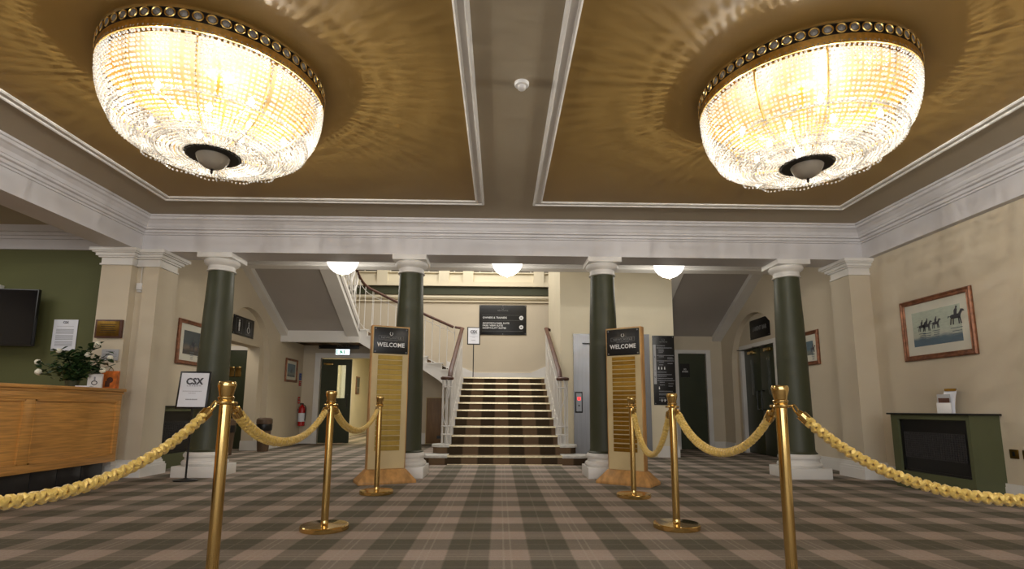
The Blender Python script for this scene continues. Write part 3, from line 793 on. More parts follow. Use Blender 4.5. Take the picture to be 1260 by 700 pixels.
def rope(a, b_, zlow, label):
    A = Vector((*posts[a], .872)); Bv = Vector((*posts[b_], .872))
    d = (Bv-A).normalized(); A = A+d*.055; Bv = Bv-d*.055
    span = (Bv-A).length; sag = .872-zlow
    n = int(span/.0075)
    cen = []
    for i in range(n*2+1):
        u = i/(n*2); s = 2*u-1
        z = .872 - sag*(1-(.8*s*s+.2*s**4)); cen.append(Vector((A.x+(Bv.x-A.x)*u, A.y+(Bv.y-A.y)*u, z)))
    acc = [0]
    for p, q in zip(cen, cen[1:]): acc.append(acc[-1]+(q-p).length)
    Lt = acc[-1]; hook = .075
    def at(s):
        lo = 0
        import bisect
        i = min(max(bisect.bisect_left(acc, s), 1), len(acc)-1)
        f = (s-acc[i-1])/(acc[i]-acc[i-1]); return cen[i-1].lerp(cen[i], f), (cen[i]-cen[i-1]).normalized()
    t = thing('rope', label, 'rope', (A.x, A.y, A.z), 0, 'gold braided barrier ropes')
    O = Vector((A.x, A.y, A.z))
    side = d.cross(Vector((0, 0, 1))).normalized()
    pitch = .066; N = int((Lt-2*hook)/.0048)
    for k in range(4):
        ring = []; sgn = 1 if k < 2 else -1; ph = PI*(k % 2)
        vs = []; seg = 8
        pts = []
        for i in range(N+1):
            s = hook + (Lt-2*hook)*i/N
            p, tg = at(s); up = side.cross(tg).normalized()
            w_ = 2*PI*s/pitch
            ang = sgn*w_ + ph
            rad = .0145 + .0052*math.sin(2*w_ + (0 if sgn > 0 else PI))
            pts.append(p + up*(rad*math.cos(ang)) + side*(rad*math.sin(ang)) - O)
        b2 = B(); prev = side
        for i in range(N+1):
            tg = (pts[min(i+1, N)]-pts[max(i-1, 0)]).normalized()
            nn = (prev - tg*prev.dot(tg)).normalized(); prev = nn; bb = tg.cross(nn)
            for j in range(seg):
                a2 = 2*PI*j/seg; rr = .0104*(1+.13*math.sin(3*a2*1.0 + i*1.25))
                vs.append(pts[i] + nn*(math.cos(a2)*rr) + bb*(math.sin(a2)*rr))
        fs = [(i*seg+j, i*seg+(j+1) % seg, (i+1)*seg+(j+1) % seg, (i+1)*seg+j) for i in range(N) for j in range(seg)]
        b2.add(vs, fs); o = b2.build('strand', M['rope'], t, True)
    for s0, s1, s2 in ((0, .025, hook+.012), (Lt, Lt-.025, Lt-hook-.012)):
        p0, p1, p2 = at(s0)[0]-O, at(s1)[0]-O, at(s2)[0]-O
        hb = B().tube([p1, p1.lerp(p2, .3), p1.lerp(p2, .35), p2], lambda u: .012 if u < .2 else (.018 if u < .5 else .025), 14)
        hk = hb.build('end_cap', M['brass'], t, True)
        B().tube([p0.lerp(p1, .5) + Vector((0, 0, .016*math.sin(a))) + (p1-p0).normalized()*(.02*math.cos(a)) for a in [2*PI*i/14 for i in range(14)]], .0045, 6, closed=True).build('hook', M['brass'], hk, True)
rope('l0', 'l1', .655, 'gold rope between the nearest and middle stanchions of the left line')
rope('l1', 'l2', .66, 'gold rope between the middle and farthest stanchions of the left line')
rope('r0', 'r1', .60, 'gold rope between the nearest and middle stanchions of the right line')
rope('r1', 'r2', .47, 'deeply sagging gold rope between the middle and farthest right stanchions')
rope('lx', 'l0', .54, 'thick gold rope running out of view past the reception desk')
rope('r0', 'rx', .51, 'thick gold rope running out of view past the green heater on the right')

# ------------------------------------------------------------------ welcome totems
def horseshoe(par, c, s, m, rot):
    pts = [Vector((s*math.sin(a), 0, -s*1.15*math.cos(a))) for a in [(-150+300*i/16)*PI/180 for i in range(17)]]
    b = B().tube(pts, s*.17, 6); b.xf(Matrix.Translation(c) @ rot); b.build('horseshoe_emblem', m, par)
def totem(x, y, rz, lab, nslat, gold, facing):
    t = thing('welcome_totem', lab, 'sign', (x, y, 0), rz, 'oak welcome totem signs')
    # base: truncated pyramid
    b = B().add([(-.33, -.17, 0), (.33, -.17, 0), (.33, .17, 0), (-.33, .17, 0), (-.33, -.17, .03), (.33, -.17, .03), (.33, .17, .03), (-.33, .17, .03),
                 (-.225, -.075, .155), (.225, -.075, .155), (.225, .075, .155), (-.225, .075, .155)],
                [(0, 3, 2, 1), (0, 1, 5, 4), (1, 2, 6, 5), (2, 3, 7, 6), (3, 0, 4, 7), (4, 5, 9, 8), (5, 6, 10, 9), (6, 7, 11, 10), (7, 4, 8, 11), (8, 9, 10, 11)])
    b.build('base', M['oak_sign'], t, bevel=.004)
    H = 1.83
    B().box(-.225, .225, -.045, .05, .155, H).build('board', M['oak_sign'], t, bevel=.004)
    B().box(-.212, .212, -.0505, -.044, .16, H-.012).build('facing', facing, t)  # board facing; its pale tone in the strip gaps stands for edge highlights
    p = B().box(-.205, .205, -.06, -.05, H-.335, H-.02).build('name_panel', M['black_gloss'], t, bevel=.002)
    for sx in (-1, 1):
        for z in (H-.04, H-.315): B().lathe([(.009, 0), (.009, .004), (.004, .006)], 12).xf(Matrix.Translation((sx*.185, -.06, z)) @ Matrix.Rotation(PI/2, 4, 'X')).build('screw', M['steel'], p)
    lettering('WELCOME', .072, M['sign_white'], p, (0, -.0605, H-.232), bold=.0015, width=.33)
    lettering('NEWCASTLE', .034, M['sign_grey'], p, (0, -.0605, H-.145), width=.24)
    lettering('RACECOURSE', .016, M['sign_grey'], p, (0, -.0605, H-.178), width=.15)
    bx = B()
    for a in ((-.15, .15, H-.123, H-.121), (-.15, .15, H-.167, H-.165), (-.15, -.148, H-.167, H-.121), (.148, .15, H-.167, H-.121)): bx.box(a[0], a[1], -.0615, -.06, a[2], a[3])
    bx.build('logo_box', M['sign_grey'], p)
    horseshoe(p, Vector((0, -.061, H-.095)), .017, M['sign_white'], Matrix.Identity(4))
    z1 = H-.35; z0 = .36; hs = (z1-z0)/nslat
    sm = B().box(-.145, .145, -.056, -.050, .0045, hs-.0045).mesh('brass_strip', gold, bevel=.0012, bseg=1)
    for k in range(nslat): inst('brass_strip', sm, t, (0, 0, z0+k*hs), (random.uniform(-.05, .05), 0, 0))
M['gold_print'] = mat('pale_gold_strip', (158, 122, 50), .34, .95, var=.08, nscale=20)
totem(-1.33, 6.42, .42, 'tall oak welcome totem with brass name strips in front of the left inner column', 19, M['brass_strip'], M['oak_pale'])
totem(1.50, 6.36, -.62, 'tall oak welcome totem with brass name strips in front of the right inner column', 22, M['gold_print'], M['oak_pale'])

# ------------------------------------------------------------------ poster stands
def csx_poster(par, w_, h_, y):
    lettering('CSX', h_*.26, M['ink'], par, (0, y, h_*.24), bold=.004*h_/.4, width=w_*.62)
    lettering('C A R B O N', h_*.05, M['ink_light'], par, (0, y, h_*.115), width=w_*.5)
    b = B()
    for z, ww, hh in ((-.04*h_, .74, .012), (-.1*h_, .3, .012), (-.28*h_, .44, .03)):
        n = int(ww*w_/(.017)); xx = -ww*w_/2
        for i in range(n): b.box(xx+i*.017, xx+i*.017+.012, y-.001, y+.001, z-hh*h_*.5, z+hh*h_*.5)
    b.build('small_print', M['ink_light'], par)
def poster_stand(x, y, z, H, w_, h_, rz, lab, tilt=-.12):
    t = thing('poster_stand', lab, 'sign', (x, y, z), rz, 'black floor stands holding CSX posters')
    B().lathe([(.13, 0), (.13, .012), (.1, .02), (.03, .028), (.014, .035)], 32, sx=1, sy=.85).build('base', M['black'], t, True)
    B().tube([(0, 0, .03), (0, 0, H-h_+.02)], .011, 10).build('pole', M['black'], t)
    f = bpy.data.objects.new('poster_frame', B().box(-w_/2, w_/2, -.008, .01, -h_/2, h_/2).mesh('poster_frame', M['black'], bevel=.003)); COL.objects.link(f); f.parent = t
    f.location = (0, 0, H-h_/2); f.rotation_euler = (tilt, 0, 0)
    p = B().box(-w_/2+.022, w_/2-.022, -.0105, -.0075, -h_/2+.022, h_/2-.022).build('poster', M['paper'], f)
    csx_poster(f, w_-.04, h_-.04, -.0125)
poster_stand(-3.66, 6.5, 0, 1.28, .36, .45, .05, 'black poster stand with CSX poster in front of the far left column')
poster_stand(-.62, 12.3, ZT+.001, 1.21, .30, .42, .1, 'black poster stand with CSX poster up on the stair landing')

# ------------------------------------------------------------------ wall signs
def board(name, lab, loc, rz, w_, h_, cat='sign'):
    t = thing(name, lab, cat, loc, rz)
    B().box(-w_/2, w_/2, -.012, 0, -h_/2, h_/2).build('panel', M['black_gloss'], t, bevel=.002)
    for sx in (-1, 1):
        for sz in (-1, 1):
            B().lathe([(.011, 0), (.011, .005), (.005, .008)], 12).xf(Matrix.Translation((sx*(w_/2-.025), -.012, sz*(h_/2-.025))) @ Matrix.Rotation(PI/2, 4, 'X')).build('screw', M['steel'], t)
    return t
t = board('direction_board', 'large black direction board on the landing wall above the stairs', (.056, 13.095, 3.03), 0, 1.17, .75)
lettering('NEWCASTLE', .05, M['sign_grey'], t, (0, -.014, .235), width=.26)
horseshoe(t, Vector((0, -.014, .29)), .022, M['sign_grey'], Matrix.Identity(4))
lettering('OWNERS & TRAINERS', .065, M['sign_white'], t, (-.5, -.014, .055), bold=.001, align='LEFT', width=.6)
for i, s in enumerate(('GOSFORTH PARK SUITE', 'PARK VIEW SUITE', 'HOSPITALITY SUITES')):
    lettering(s, .055, M['sign_white'], t, (-.5, -.014, -.085-i*.06), bold=.001, align='LEFT', width=(.66, .5, .58)[i])
b = B()
for z in (.12, -.01, -.28): b.box(-.51, .51, -.0135, -.012, z-.002, z+.002)
b.build('rule', M['sign_grey'], t)
for z in (.055, -.18):
    r_ = B().lathe([(.052, 0), (.052, .003)], 24).xf(Matrix.Translation((.46, -.012, z)) @ Matrix.Rotation(PI/2, 4, 'X')).build('arrow_disc', M['sign_white'], t)
    B().prism([(.435, z-.008), (.465, z-.008), (.465, z-.022), (.487, z), (.465, z+.022), (.465, z+.008), (.435, z+.008)], 'Y', -.018, -.0145).build('arrow', M['black'], r_)
for z in (.355, -.355): B().lathe([(.012, 0), (.012, .006)], 12).xf(Matrix.Translation((0, -.012, z)) @ Matrix.Rotation(PI/2, 4, 'X')).build('screw', M['steel'], t)
# lift directory
t = board('directory_board', 'tall black floor directory board on the wall right of the lift', (3.03, LY-.002, 1.575), 0, .41, 1.28)
horseshoe(t, Vector((0, -.014, .56)), .02, M['sign_grey'], Matrix.Identity(4))
lettering('NEWCASTLE', .03, M['sign_grey'], t, (0, -.014, .52), width=.15)
B().box(-.195, -.145, -.0135, -.0125, -.26, .47).build('floor_strip', M['paper_grey'], t)
for z, s in ((.24, '2'), (-.02, '1'), (-.13, 'G')): lettering(s, .04, M['ink'], t, (-.17, -.0145, z), bold=.001)
b = B(); rr = random.Random(5)
for z, ww, off in ((.45, .16, 0), (.41, .29, 0), (.375, .1, .04), (.35, .1, .04), (.325, .09, .04), (.27, .32, 0), (.245, .1, .04), (.23, .1, .2), (.205, .12, .2), (.17, .33, 0), (.145, .1, .04), (.12, .1, .2), (.095, .08, .04), (-.04, .19, 0), (-.085, .28, 0), (-.115, .18, 0), (-.155, .3, 0), (-.195, .32, 0), (-.225, .1, .04), (-.25, .1, .2), (-.275, .1, .04), (-.295, .09, .2), (-.39, .27, .02), (-.43, .22, .02), (-.455, .3, .02), (-.51, .12, .02), (-.55, .18, .02)):
    n = int(ww/.016)
    for i in range(n): b.box(-.13+off+i*.016, -.13+off+i*.016+.011, -.0135, -.0125, z-.0065, z+.0065)
b.build('listing', M['ink_light'], t)
for z in (.03, -.335, -.56):
    for k in range(3 if z != -.335 else 1):
        xx = -.1+k*.055 + (.04 if z < -.5 else 0)
        B().lathe([(.008, 0), (.008, .003)], 10).xf(Matrix.Translation((xx, -.012, z+.022)) @ Matrix.Rotation(PI/2, 4, 'X')).box(xx-.009, xx+.009, -.0145, -.0125, z-.02, z+.012).build('pictogram', M['sign_white'], t)
# no access sign is on its door, bar sign and toilet sign in the arches
t = board('bar_sign', 'black LAMENT BAR sign in the arch over the right double doors', (WR+.115, 10.13, 2.43), -PI/2, .78, .38)
lettering('LAMENT BAR', .115, M['sign_grey'], t, (0.0, -.014, 0), bold=.003, width=.56)
t = board('toilet_sign', 'black toilet pictogram sign in the arch on the left wall', (WL-.115, 10.2, 2.37), PI/2, .82, .36)
for sx in (-1, 1):
    fr = B()
    for a in ((-.12, .12, -.14, -.135), (-.12, .12, .135, .14), (-.12, -.115, -.14, .14), (.115, .12, -.14, .14)): fr.box(sx*.19+a[0], sx*.19+a[1], -.0145, -.012, a[2], a[3])
    fr.build('pictogram_frame', M['sign_grey'], t)
b = B().lathe([(.02, 0), (.02, .002)], 14).xf(Matrix.Translation((-.19, -.012, .095)) @ Matrix.Rotation(PI/2, 4, 'X'))
b.box(-.215, -.165, -.0145, -.012, -.02, .07).box(-.208, -.193, -.0145, -.012, -.1, -.02).box(-.187, -.172, -.0145, -.012, -.1, -.02)
b.build('man_pictogram', M['sign_white'], t)
b = B().lathe([(.017, 0), (.017, .002)], 14).xf(Matrix.Translation((.18, -.012, .1)) @ Matrix.Rotation(PI/2, 4, 'X'))
b.tube([(.18, -.0135, .075), (.185, -.0135, .0), (.225, -.0135, -.01), (.24, -.0135, -.07)], .006, 6)
b.tube([(.185+.055*math.cos(a), -.0135, -.045+.055*math.sin(a)) for a in [PI*.6+i*PI*1.3/12 for i in range(13)]], .005, 6)
b.build('wheelchair_pictogram', M['sign_white'], t)
lettering('MALE', .03, M['sign_grey'], t, (-.19, -.014, -.122)); lettering('ACCESSIBLE', .028, M['sign_grey'], t, (.19, -.014, -.122), width=.15)
t = board('ladies_sign', 'long black LADIES sign over the corridor doorway', (-3.93, 13.03, 2.355), 0, .98, .17)
lettering('LADIES', .09, M['sign_grey'], t, (.1, -.014, 0), bold=.001, width=.3)
t = thing('exit_sign', 'lit green and white running man exit sign over the corridor doorway', 'sign', (-3.80, 12.9, 2.18))
B().box(-.17, .17, 0, .05, -.07, .07).build('housing', M['plastic'], t)
B().box(-.165, .165, -.004, 0, -.065, .065).build('lit_panel', M['exit_glow'], t)
B().box(-.02, .02, -.006, .2, .07, .0701).build('bracket', M['plastic'], t)
b = B().box(-.15, -.135, -.007, -.004, -.045, .045).box(-.15, -.11, -.007, -.004, .03, .045).box(-.135, -.1, -.007, -.004, -.045, -.03)
b.box(-.06, -.02, -.007, -.004, -.02, .035).box(-.075, -.055, -.007, -.004, -.05, -.02).box(-.02, 0, -.007, -.004, -.04, .0)
b.prism([(.03, -.04), (.05, -.04), (.05, .045), (.03, .045)], 'Y', -.007, -.004)
b.build('running_man', M['exit_green'], t)

# ------------------------------------------------------------------ doors
def framed(n, lab, boxes, m=None):
    o = struct('door_%d' % n, boxes, m or M['white']); o['label'] = lab; return o
# right arch double doors (in the recess)
fx = WR+.12
b = B().box(fx-.04, fx+.08, 9.52, 9.6, 0, 2.08).box(fx-.04, fx+.08, 10.93, 11.01, 0, 2.08).box(fx-.04, fx+.08, 9.52, 11.01, 2.08, 2.16)
d = framed(1, 'bar double doors', b)
for y0, y1, hs in ((9.61, 10.26, 1), (10.27, 10.92, -1)):
    lf = B().box(fx+.03, fx+.07, y0, y1, .01, 2.07).build('door_leaf', M['green_door'], d, bevel=.003)
    yc = (y0+y1)/2
    B().box(fx+.02, fx+.075, yc-.05, yc+.05, 1.15, 1.85).build('glass_slot', M['pane'], lf)
    hy = y1-.08 if hs > 0 else y0+.08
    B().tube([(fx+.03, hy, .86), (fx-.03, hy, .86), (fx-.03, hy, 1.22), (fx+.03, hy, 1.22)], .012, 8).build('pull_handle', M['black'], lf)
    B().box(fx-.02, fx+.03, yc-.16, yc+.1, 1.96, 2.02).build('door_closer', M['brass'], lf, bevel=.004)
    B().tube([(fx-.0, yc, 2.03), (fx-.16, yc+.24, 2.06)], .008, 6).build('closer_arm', M['black'], lf)
# no access door in the cross wall
b = B().box(3.85, 3.93, 11.66, 11.72, 0, 2.08).box(4.55, 4.65, 11.66, 11.72, 0, 2.08).box(3.85, 4.65, 11.66, 11.72, 2.08, 2.16)
d = framed(2, 'no access door', b)
lf = B().box(3.93, 4.55, 11.74, 11.78, .01, 2.08).build('door_leaf', M['green_door'], d)
ns = B().box(3.99, 4.2, 11.728, 11.74, 1.56, 1.86).build('notice_plate', M['black_gloss'], lf)
lettering('NO\nACCESS', .05, M['sign_white'], ns, (4.095, 11.726, 1.71), bold=.001, width=.13)
# corridor doorway, with one leaf closed
b = B().box(DX0-.13, DX0, 13.05, 13.12, 0, DZ).box(DX1, DX1+.12, 13.05, 13.12, 0, DZ).box(DX0-.13, DX1+.12, 13.05, 13.12, DZ, DZ+.12)
d = framed(3, 'corridor doorway', b)
lf = B().box(DX0+.01, DX0+.14, 13.14, 13.18, .01, DZ-.02).box(DX0+.33, DX0+.37, 13.14, 13.18, .01, DZ-.02).box(DX0+.14, DX0+.33, 13.14, 13.18, .01, 1.08).box(DX0+.14, DX0+.33, 13.14, 13.18, 1.9, DZ-.02)
lf = B().box(DX0+.01, DX0+.40, 13.14, 13.18, .01, DZ-.02).box(DX0+.40, DX0+.60, 13.14, 13.18, .01, 1.08).box(DX0+.40, DX0+.60, 13.14, 13.18, 1.88, DZ-.02).box(DX0+.60, DX0+.74, 13.14, 13.18, .01, DZ-.02).build('door_leaf', M['green_door'], d)
B().box(DX0+.40, DX0+.60, 13.155, 13.165, 1.08, 1.88).build('glass_pane', M['pane'], lf)
B().box(DX0+.07, DX0+.30, 13.09, 13.14, 1.88, 1.93).build('door_closer', M['brass'], lf, bevel=.004)
B().tube([(DX0+.67, 13.14, .85), (DX0+.67, 13.09, .87), (DX0+.67, 13.09, 1.15), (DX0+.67, 13.14, 1.17)], .011, 8).build('pull_handle', M['black'], lf)
d = framed(4, 'white door in the corridor', B().box(-4.55, -4.5, 15.3, 15.4, 0, 2.0).box(-4.55, -4.5, 16.3, 16.4, 0, 2.0).box(-4.55, -4.5, 15.3, 16.4, 2.0, 2.1))
B().box(-4.545, -4.52, 15.4, 16.3, 0.01, 2.0).build('door_leaf', M['plastic'], d)
# toilet lobby door
d = framed(5, 'toilet lobby door', B().box(-6.3, -6.2, 11.24, 11.3, 0, 2.03).box(-5.28, -5.2, 11.24, 11.3, 0, 2.03).box(-6.3, -5.2, 11.24, 11.3, 2.03, 2.12))
lf = B().box(-6.2, -5.28, 11.27, 11.3, .01, 2.03).build('door_leaf', M['green_door'], d)
for x in (-5.60, -5.46): B().box(x-.06, x+.06, 11.255, 11.27, 1.48, 1.68).build('push_plate', M['brass'], lf, bevel=.003)
# lift
b = B().box(LD0, LD0+.17, LY-.03, LY+.12, 0, LDZ-.17).box(LD1-.1, LD1, LY-.03, LY+.12, 0, LDZ-.17).box(LD0, LD1, LY-.03, LY+.12, LDZ-.17, LDZ)
d = framed(6, 'stainless lift doors', b, M['steel'])
for x0, x1 in ((LD0+.17, 2.095), (2.1, LD1-.1)): B().box(x0, x1, LY+.1, LY+.13, .01, LDZ-.17).build('door_leaf', M['steel'], d)
t = thing('lift_call_panel', 'black call panel with red light on the stainless lift frame', 'control panel', (LD0+.088, LY-.03, .975))
B().box(-.068, .068, -.02, 0, -.19, .19).build('surround', M['black'], t, bevel=.003)
f_ = B().box(-.048, .048, -.024, -.019, -.165, .165).build('faceplate', M['steel'], t)
B().box(-.022, .028, -.028, -.023, .04, .09).build('indicator', M['red_led'], f_)
B().lathe([(.015, 0), (.015, .005)], 14).xf(Matrix.Translation((0, -.024, -.06)) @ Matrix.Rotation(PI/2, 4, 'X')).build('button', M['black'], f_)
# cupboard under the flight
t = thing('cupboard_panel', 'brown wooden cupboard door under the left upper flight', 'cupboard', (-1.56, 13.06, 0))
B().box(-.2, .2, -.03, 0, .02, 1.09).build('door', M['brown_door'], t, bevel=.003)
B().box(-.22, .22, -.01, .035, 0, 1.11).build('frame', M['oak_pale'], t)
B().box(.06, .18, -.034, -.03, .13, .2).build('vent', M['black'], t)

# ------------------------------------------------------------------ reception
DXF = -4.6; dy0, dy1 = 1.0, 6.62
t = thing('reception_desk', 'long oak panelled reception desk along the left side', 'desk', (DXF, dy1, 0))
q = lambda y: y-dy1
B().box(-.75, .0, q(dy0), 0, .21, 1.0).build('carcass', M['oak'], t)
B().box(-.8, .05, q(dy0-.03), .03, 1.03, 1.065).build('worktop', M['oak'], t, bevel=.005)
B().box(-.77, .03, q(dy0), .015, 1.0, 1.03).build('moulding', M['oak'], t, bevel=.004)
ys = [6.62, 5.36, 4.10, 2.84, 1.58]
B().box(0, .022, q(dy0), 0, .92, 1.0).build('top_rail', M['oak'], t, bevel=.002)
B().box(0, .022, q(dy0), 0, .21, .29).build('bottom_rail', M['oak'], t, bevel=.002)
for i, y in enumerate(ys):
    B().box(0, .022, q(y-(.07 if i == 0 else .055)), q(y if i == 0 else y+.055), .29, .92).build('stile', M['oak'], t, bevel=.002)
    if i < 4:
        B().box(0, .006, q(ys[i+1]+.055), q(y-.06), .29, .92).build('panel', M['oak'], t)
        # moulding bead round each panel
        bb = B(); ya, yb = q(ys[i+1]+.055), q(y-.06)
        for a in ((ya, yb, .29, .305), (ya, yb, .905, .92), (ya, ya+.015, .29, .92), (yb-.015, yb, .29, .92)): bb.box(.004, .026, a[0], a[1], a[2], a[3])
        bb.build('panel_bead', M['oak'], t)
y = dy1-.02
while y > dy0:
    B().box(-.14, -.10, q(y-.325), q(y)-.004, 0, .205).build('kick_tile', M['tile'], t, bevel=.002); y -= .33
B().box(-.7, -.14, q(dy0), -.02, 0, .21).build('plinth', M['black'], t)

# rose plant in a pot on the desk
def rose(x, y, z):
    t = thing('rose_plant', 'white rose plant with dark leaves in a pot on the reception desk', 'plant', (x, y, z))
    B().lathe([(.05, 0), (.06, .01), (.07, .08), (.072, .085), (.064, .085)], 20).build('pot', M['green'], t, True)
    rn = random.Random(11)
    tips = [(-.42, .05, .22, 1), (-.36, .0, .10, 1), (-.27, .1, .34, 0), (-.18, .0, .35, 1), (.0, .05, .29, 1), (.06, .0, .36, 0), (.10, .03, .31, 1), (.17, .06, .44, 1), (-.06, -.03, .33, 0), (.25, 0, .25, 0), (.31, .05, .33, 0), (.36, .0, .27, 1), (.33, -.05, .12, 1), (.22, .08, .16, 0), (-.1, .05, .18, 0), (.1, -.06, .14, 0), (.42, .0, .2, 0), (-.2, -.05, .2, 0)]
    leaf_m = B().add([(0, 0, 0), (.018, .02, .004), (.022, .04, .006), (0, .065, -.004), (-.022, .04, .006), (-.018, .02, .004), (0, .03, -.003)],
                     [(0, 1, 6), (1, 2, 6), (2, 3, 6), (3, 4, 6), (4, 5, 6), (5, 0, 6)]).mesh('leaf', M['leaf'], True)
    pet = B().lathe([(.004, -.016), (.014, -.012), (.02, 0), (.017, .012), (.008, .018), (.003, .012)], 10).mesh('rose_bloom', M['petal'], True)
    for (dx, dy_, dz, fl) in tips:
        dx *= 1.12
        P = smooth_path([(0, 0, .08), (dx*.3, dy_*.5, .08+dz*.5), (dx*.7, dy_, .06+dz*.85), (dx, dy_, .08+dz)], 4)
        s_ = B().tube(P, .0035, 5).build('stem', M['stem'], t, True)
        if fl:
            k = rn.uniform(1.5, 2.0); inst('rose_bloom', pet, s_, P[-1], (rn.uniform(-.6, .6), rn.uniform(-.6, .6), 0), (k, k, k*1.05))
        for p in P[1:]:
            for _ in range(1 if abs(p.x) > .2 else 3):
                k = rn.uniform(.9, 1.5)
                inst('leaf', leaf_m, s_, p + Vector((rn.uniform(-.015, .015), rn.uniform(-.03, .03), rn.uniform(-.03, .03))), (rn.uniform(-.6, .9), rn.uniform(-.5, .5), rn.uniform(0, 6.28)), (k, k, k))
rose(-4.98, 6.35, 1.065)
t = thing('medal_card', 'white boxed card showing a medal on the desk corner', 'card', (-4.735, 6.36, 1.066), .15)
B().box(-.075, .075, 0, .03, 0, .165).build('box', M['plastic'], t, bevel=.002)
B().tube([(.028*math.cos(a), -.002, .06+.022*math.sin(a)) for a in [2*PI*i/20 for i in range(20)]], .005, 6, closed=True).build('medal', M['ink'], t)
B().box(-.008, .008, -.002, 0, .09, .13).build('ribbon', M['ink_light'], t)
t = thing('orange_gift_bag', 'orange printed gift bag standing behind the medal card', 'bag', (-4.68, 6.50, 1.066), .1)
B().add([(-.085, 0, 0), (.085, 0, 0), (.085, .07, 0), (-.085, .07, 0), (-.09, .01, .21), (.09, .01, .21), (.09, .06, .21), (-.09, .06, .21)], [(0, 3, 2, 1), (0, 1, 5, 4), (1, 2, 6, 5), (2, 3, 7, 6), (3, 0, 4, 7)]).build('bag_body', M['orange'], t)
B().tube(smooth_path([(-.03, .035, .2), (-.018, .035, .235), (0, .035, .25), (.018, .035, .235), (.03, .035, .2)], 4), .004, 6).build('handle', M['gold_print'], t)
b = B().lathe([(.035, 0), (.035, .003)], 16).xf(Matrix.Translation((.02, -.001, .1)) @ Matrix.Rotation(PI/2-.04, 4, 'X')); b.box(-.03, .02, -.003, 0.004, .02, .09)
b.build('dark_print', M['mahogany'], t)
t = thing('desk_papers', 'low stack of white leaflets lying beside the rose pot', 'papers', (-4.80, 6.30, 1.066), .3)
for k in range(3): B().box(-.07, .07, -.05, .05, k*.008, k*.008+.007).build('leaflet', M['paper'], t)
# television on an arm
t = thing('television', 'large black flat television angled off the green reception wall', 'television', (-6.73, 6.98, 2.01), .10)
B().box(-.63, .63, 0, .05, -.385, .37).build('housing', M['black'], t, bevel=.006)
B().box(-.615, .615, -.004, 0, -.365, .355).build('screen', M['screen'], t)
B().box(-.63, .63, -.008, 0, -.385, -.37).build('lower_bezel', M['dark_metal'], t)
B().box(-.1, .1, .05, .26, -.08, .08).build('wall_arm', M['black'], t)
t = thing('wall_speaker', 'small white box speaker on the green wall above the television', 'speaker', (-6.87, 7.2, 2.44))
B().box(-.14, .12, -.06, .05, -.03, .03).build('case', M['plastic'], t, bevel=.006)
B().box(-.1, .08, -.063, -.06, -.018, .018).build('grille', M['paper_grey'], t)
# wall notices
def notice(name, lab, loc, rz, w_, h_, lines, m=M['paper'], cat='notice'):
    t = thing(name, lab, cat, loc, rz)
    B().box(-w_/2, w_/2, -.006, 0, -h_/2, h_/2).build('sheet', m, t, bevel=.0015)
    b = B()
    for (z, ww, hh, m2) in lines: b.box(-w_*ww/2, w_*ww/2, -.0085, -.006, z*h_-hh*h_/2, z*h_+hh*h_/2)
    b.build('print_lines', M['ink_light'], t)
    return t
t = notice('printed_notice', 'white laminated notice on the green reception wall beside the television', (-5.86, 7.245, 1.80), 0, .32, .42,
           [(.28, .7, .006, 0)] + [(.18-i*.042+(-.03 if i > 3 else 0)+(-.03 if i > 7 else 0), .72, .016, 0) for i in range(12)])
lettering('CSX', .04, M['ink'], t, (-.0, -.008, .17), bold=.001, width=.075)
notice('small_notice', 'small pale paper notice on the pillar below the bronze plaque', (-4.86, 6.735, 1.49), 0, .21, .14, [(.3, .5, .08, 0), (.05, .8, .05, 0), (-.12, .8, .05, 0), (-.28, .6, .05, 0)], M['paper_grey'])
t = thing('bronze_plaque', 'dark-framed bronze plaque on the corner pillar', 'plaque', (-4.9, 6.735, 1.815))
B().box(-.165, .165, -.03, 0, -.115, .115).build('backing', M['mahogany'], t, bevel=.004)
B().box(-.14, .135, -.034, -.029, -.092, .095).build('plate', M['brass_dark'], t, bevel=.002)
b = B()
for i in range(5): b.box(-.1+.01*(i % 2), .1-.015*(i % 3), -.0355, -.034, .05-i*.025, .056-i*.025)
b.build('engraving', M['dark_metal'], t)
t = thing('motion_sensor', 'small white motion sensor high on the corner pillar', 'sensor', (-4.66, 6.85, 2.38))
B().box(-.035, .035, -.035, .01, -.04, .05).build('case', M['plastic'], t, bevel=.008)
B().lathe([(.03, -.05), (.026, -.065), (.01, -.072)], 16, (0, -.012, 0)).build('lens', M['plastic'], t, True)
B().box(-.0, .006, -.01, .0, .05, .4).build('cable', M['plastic'], t)

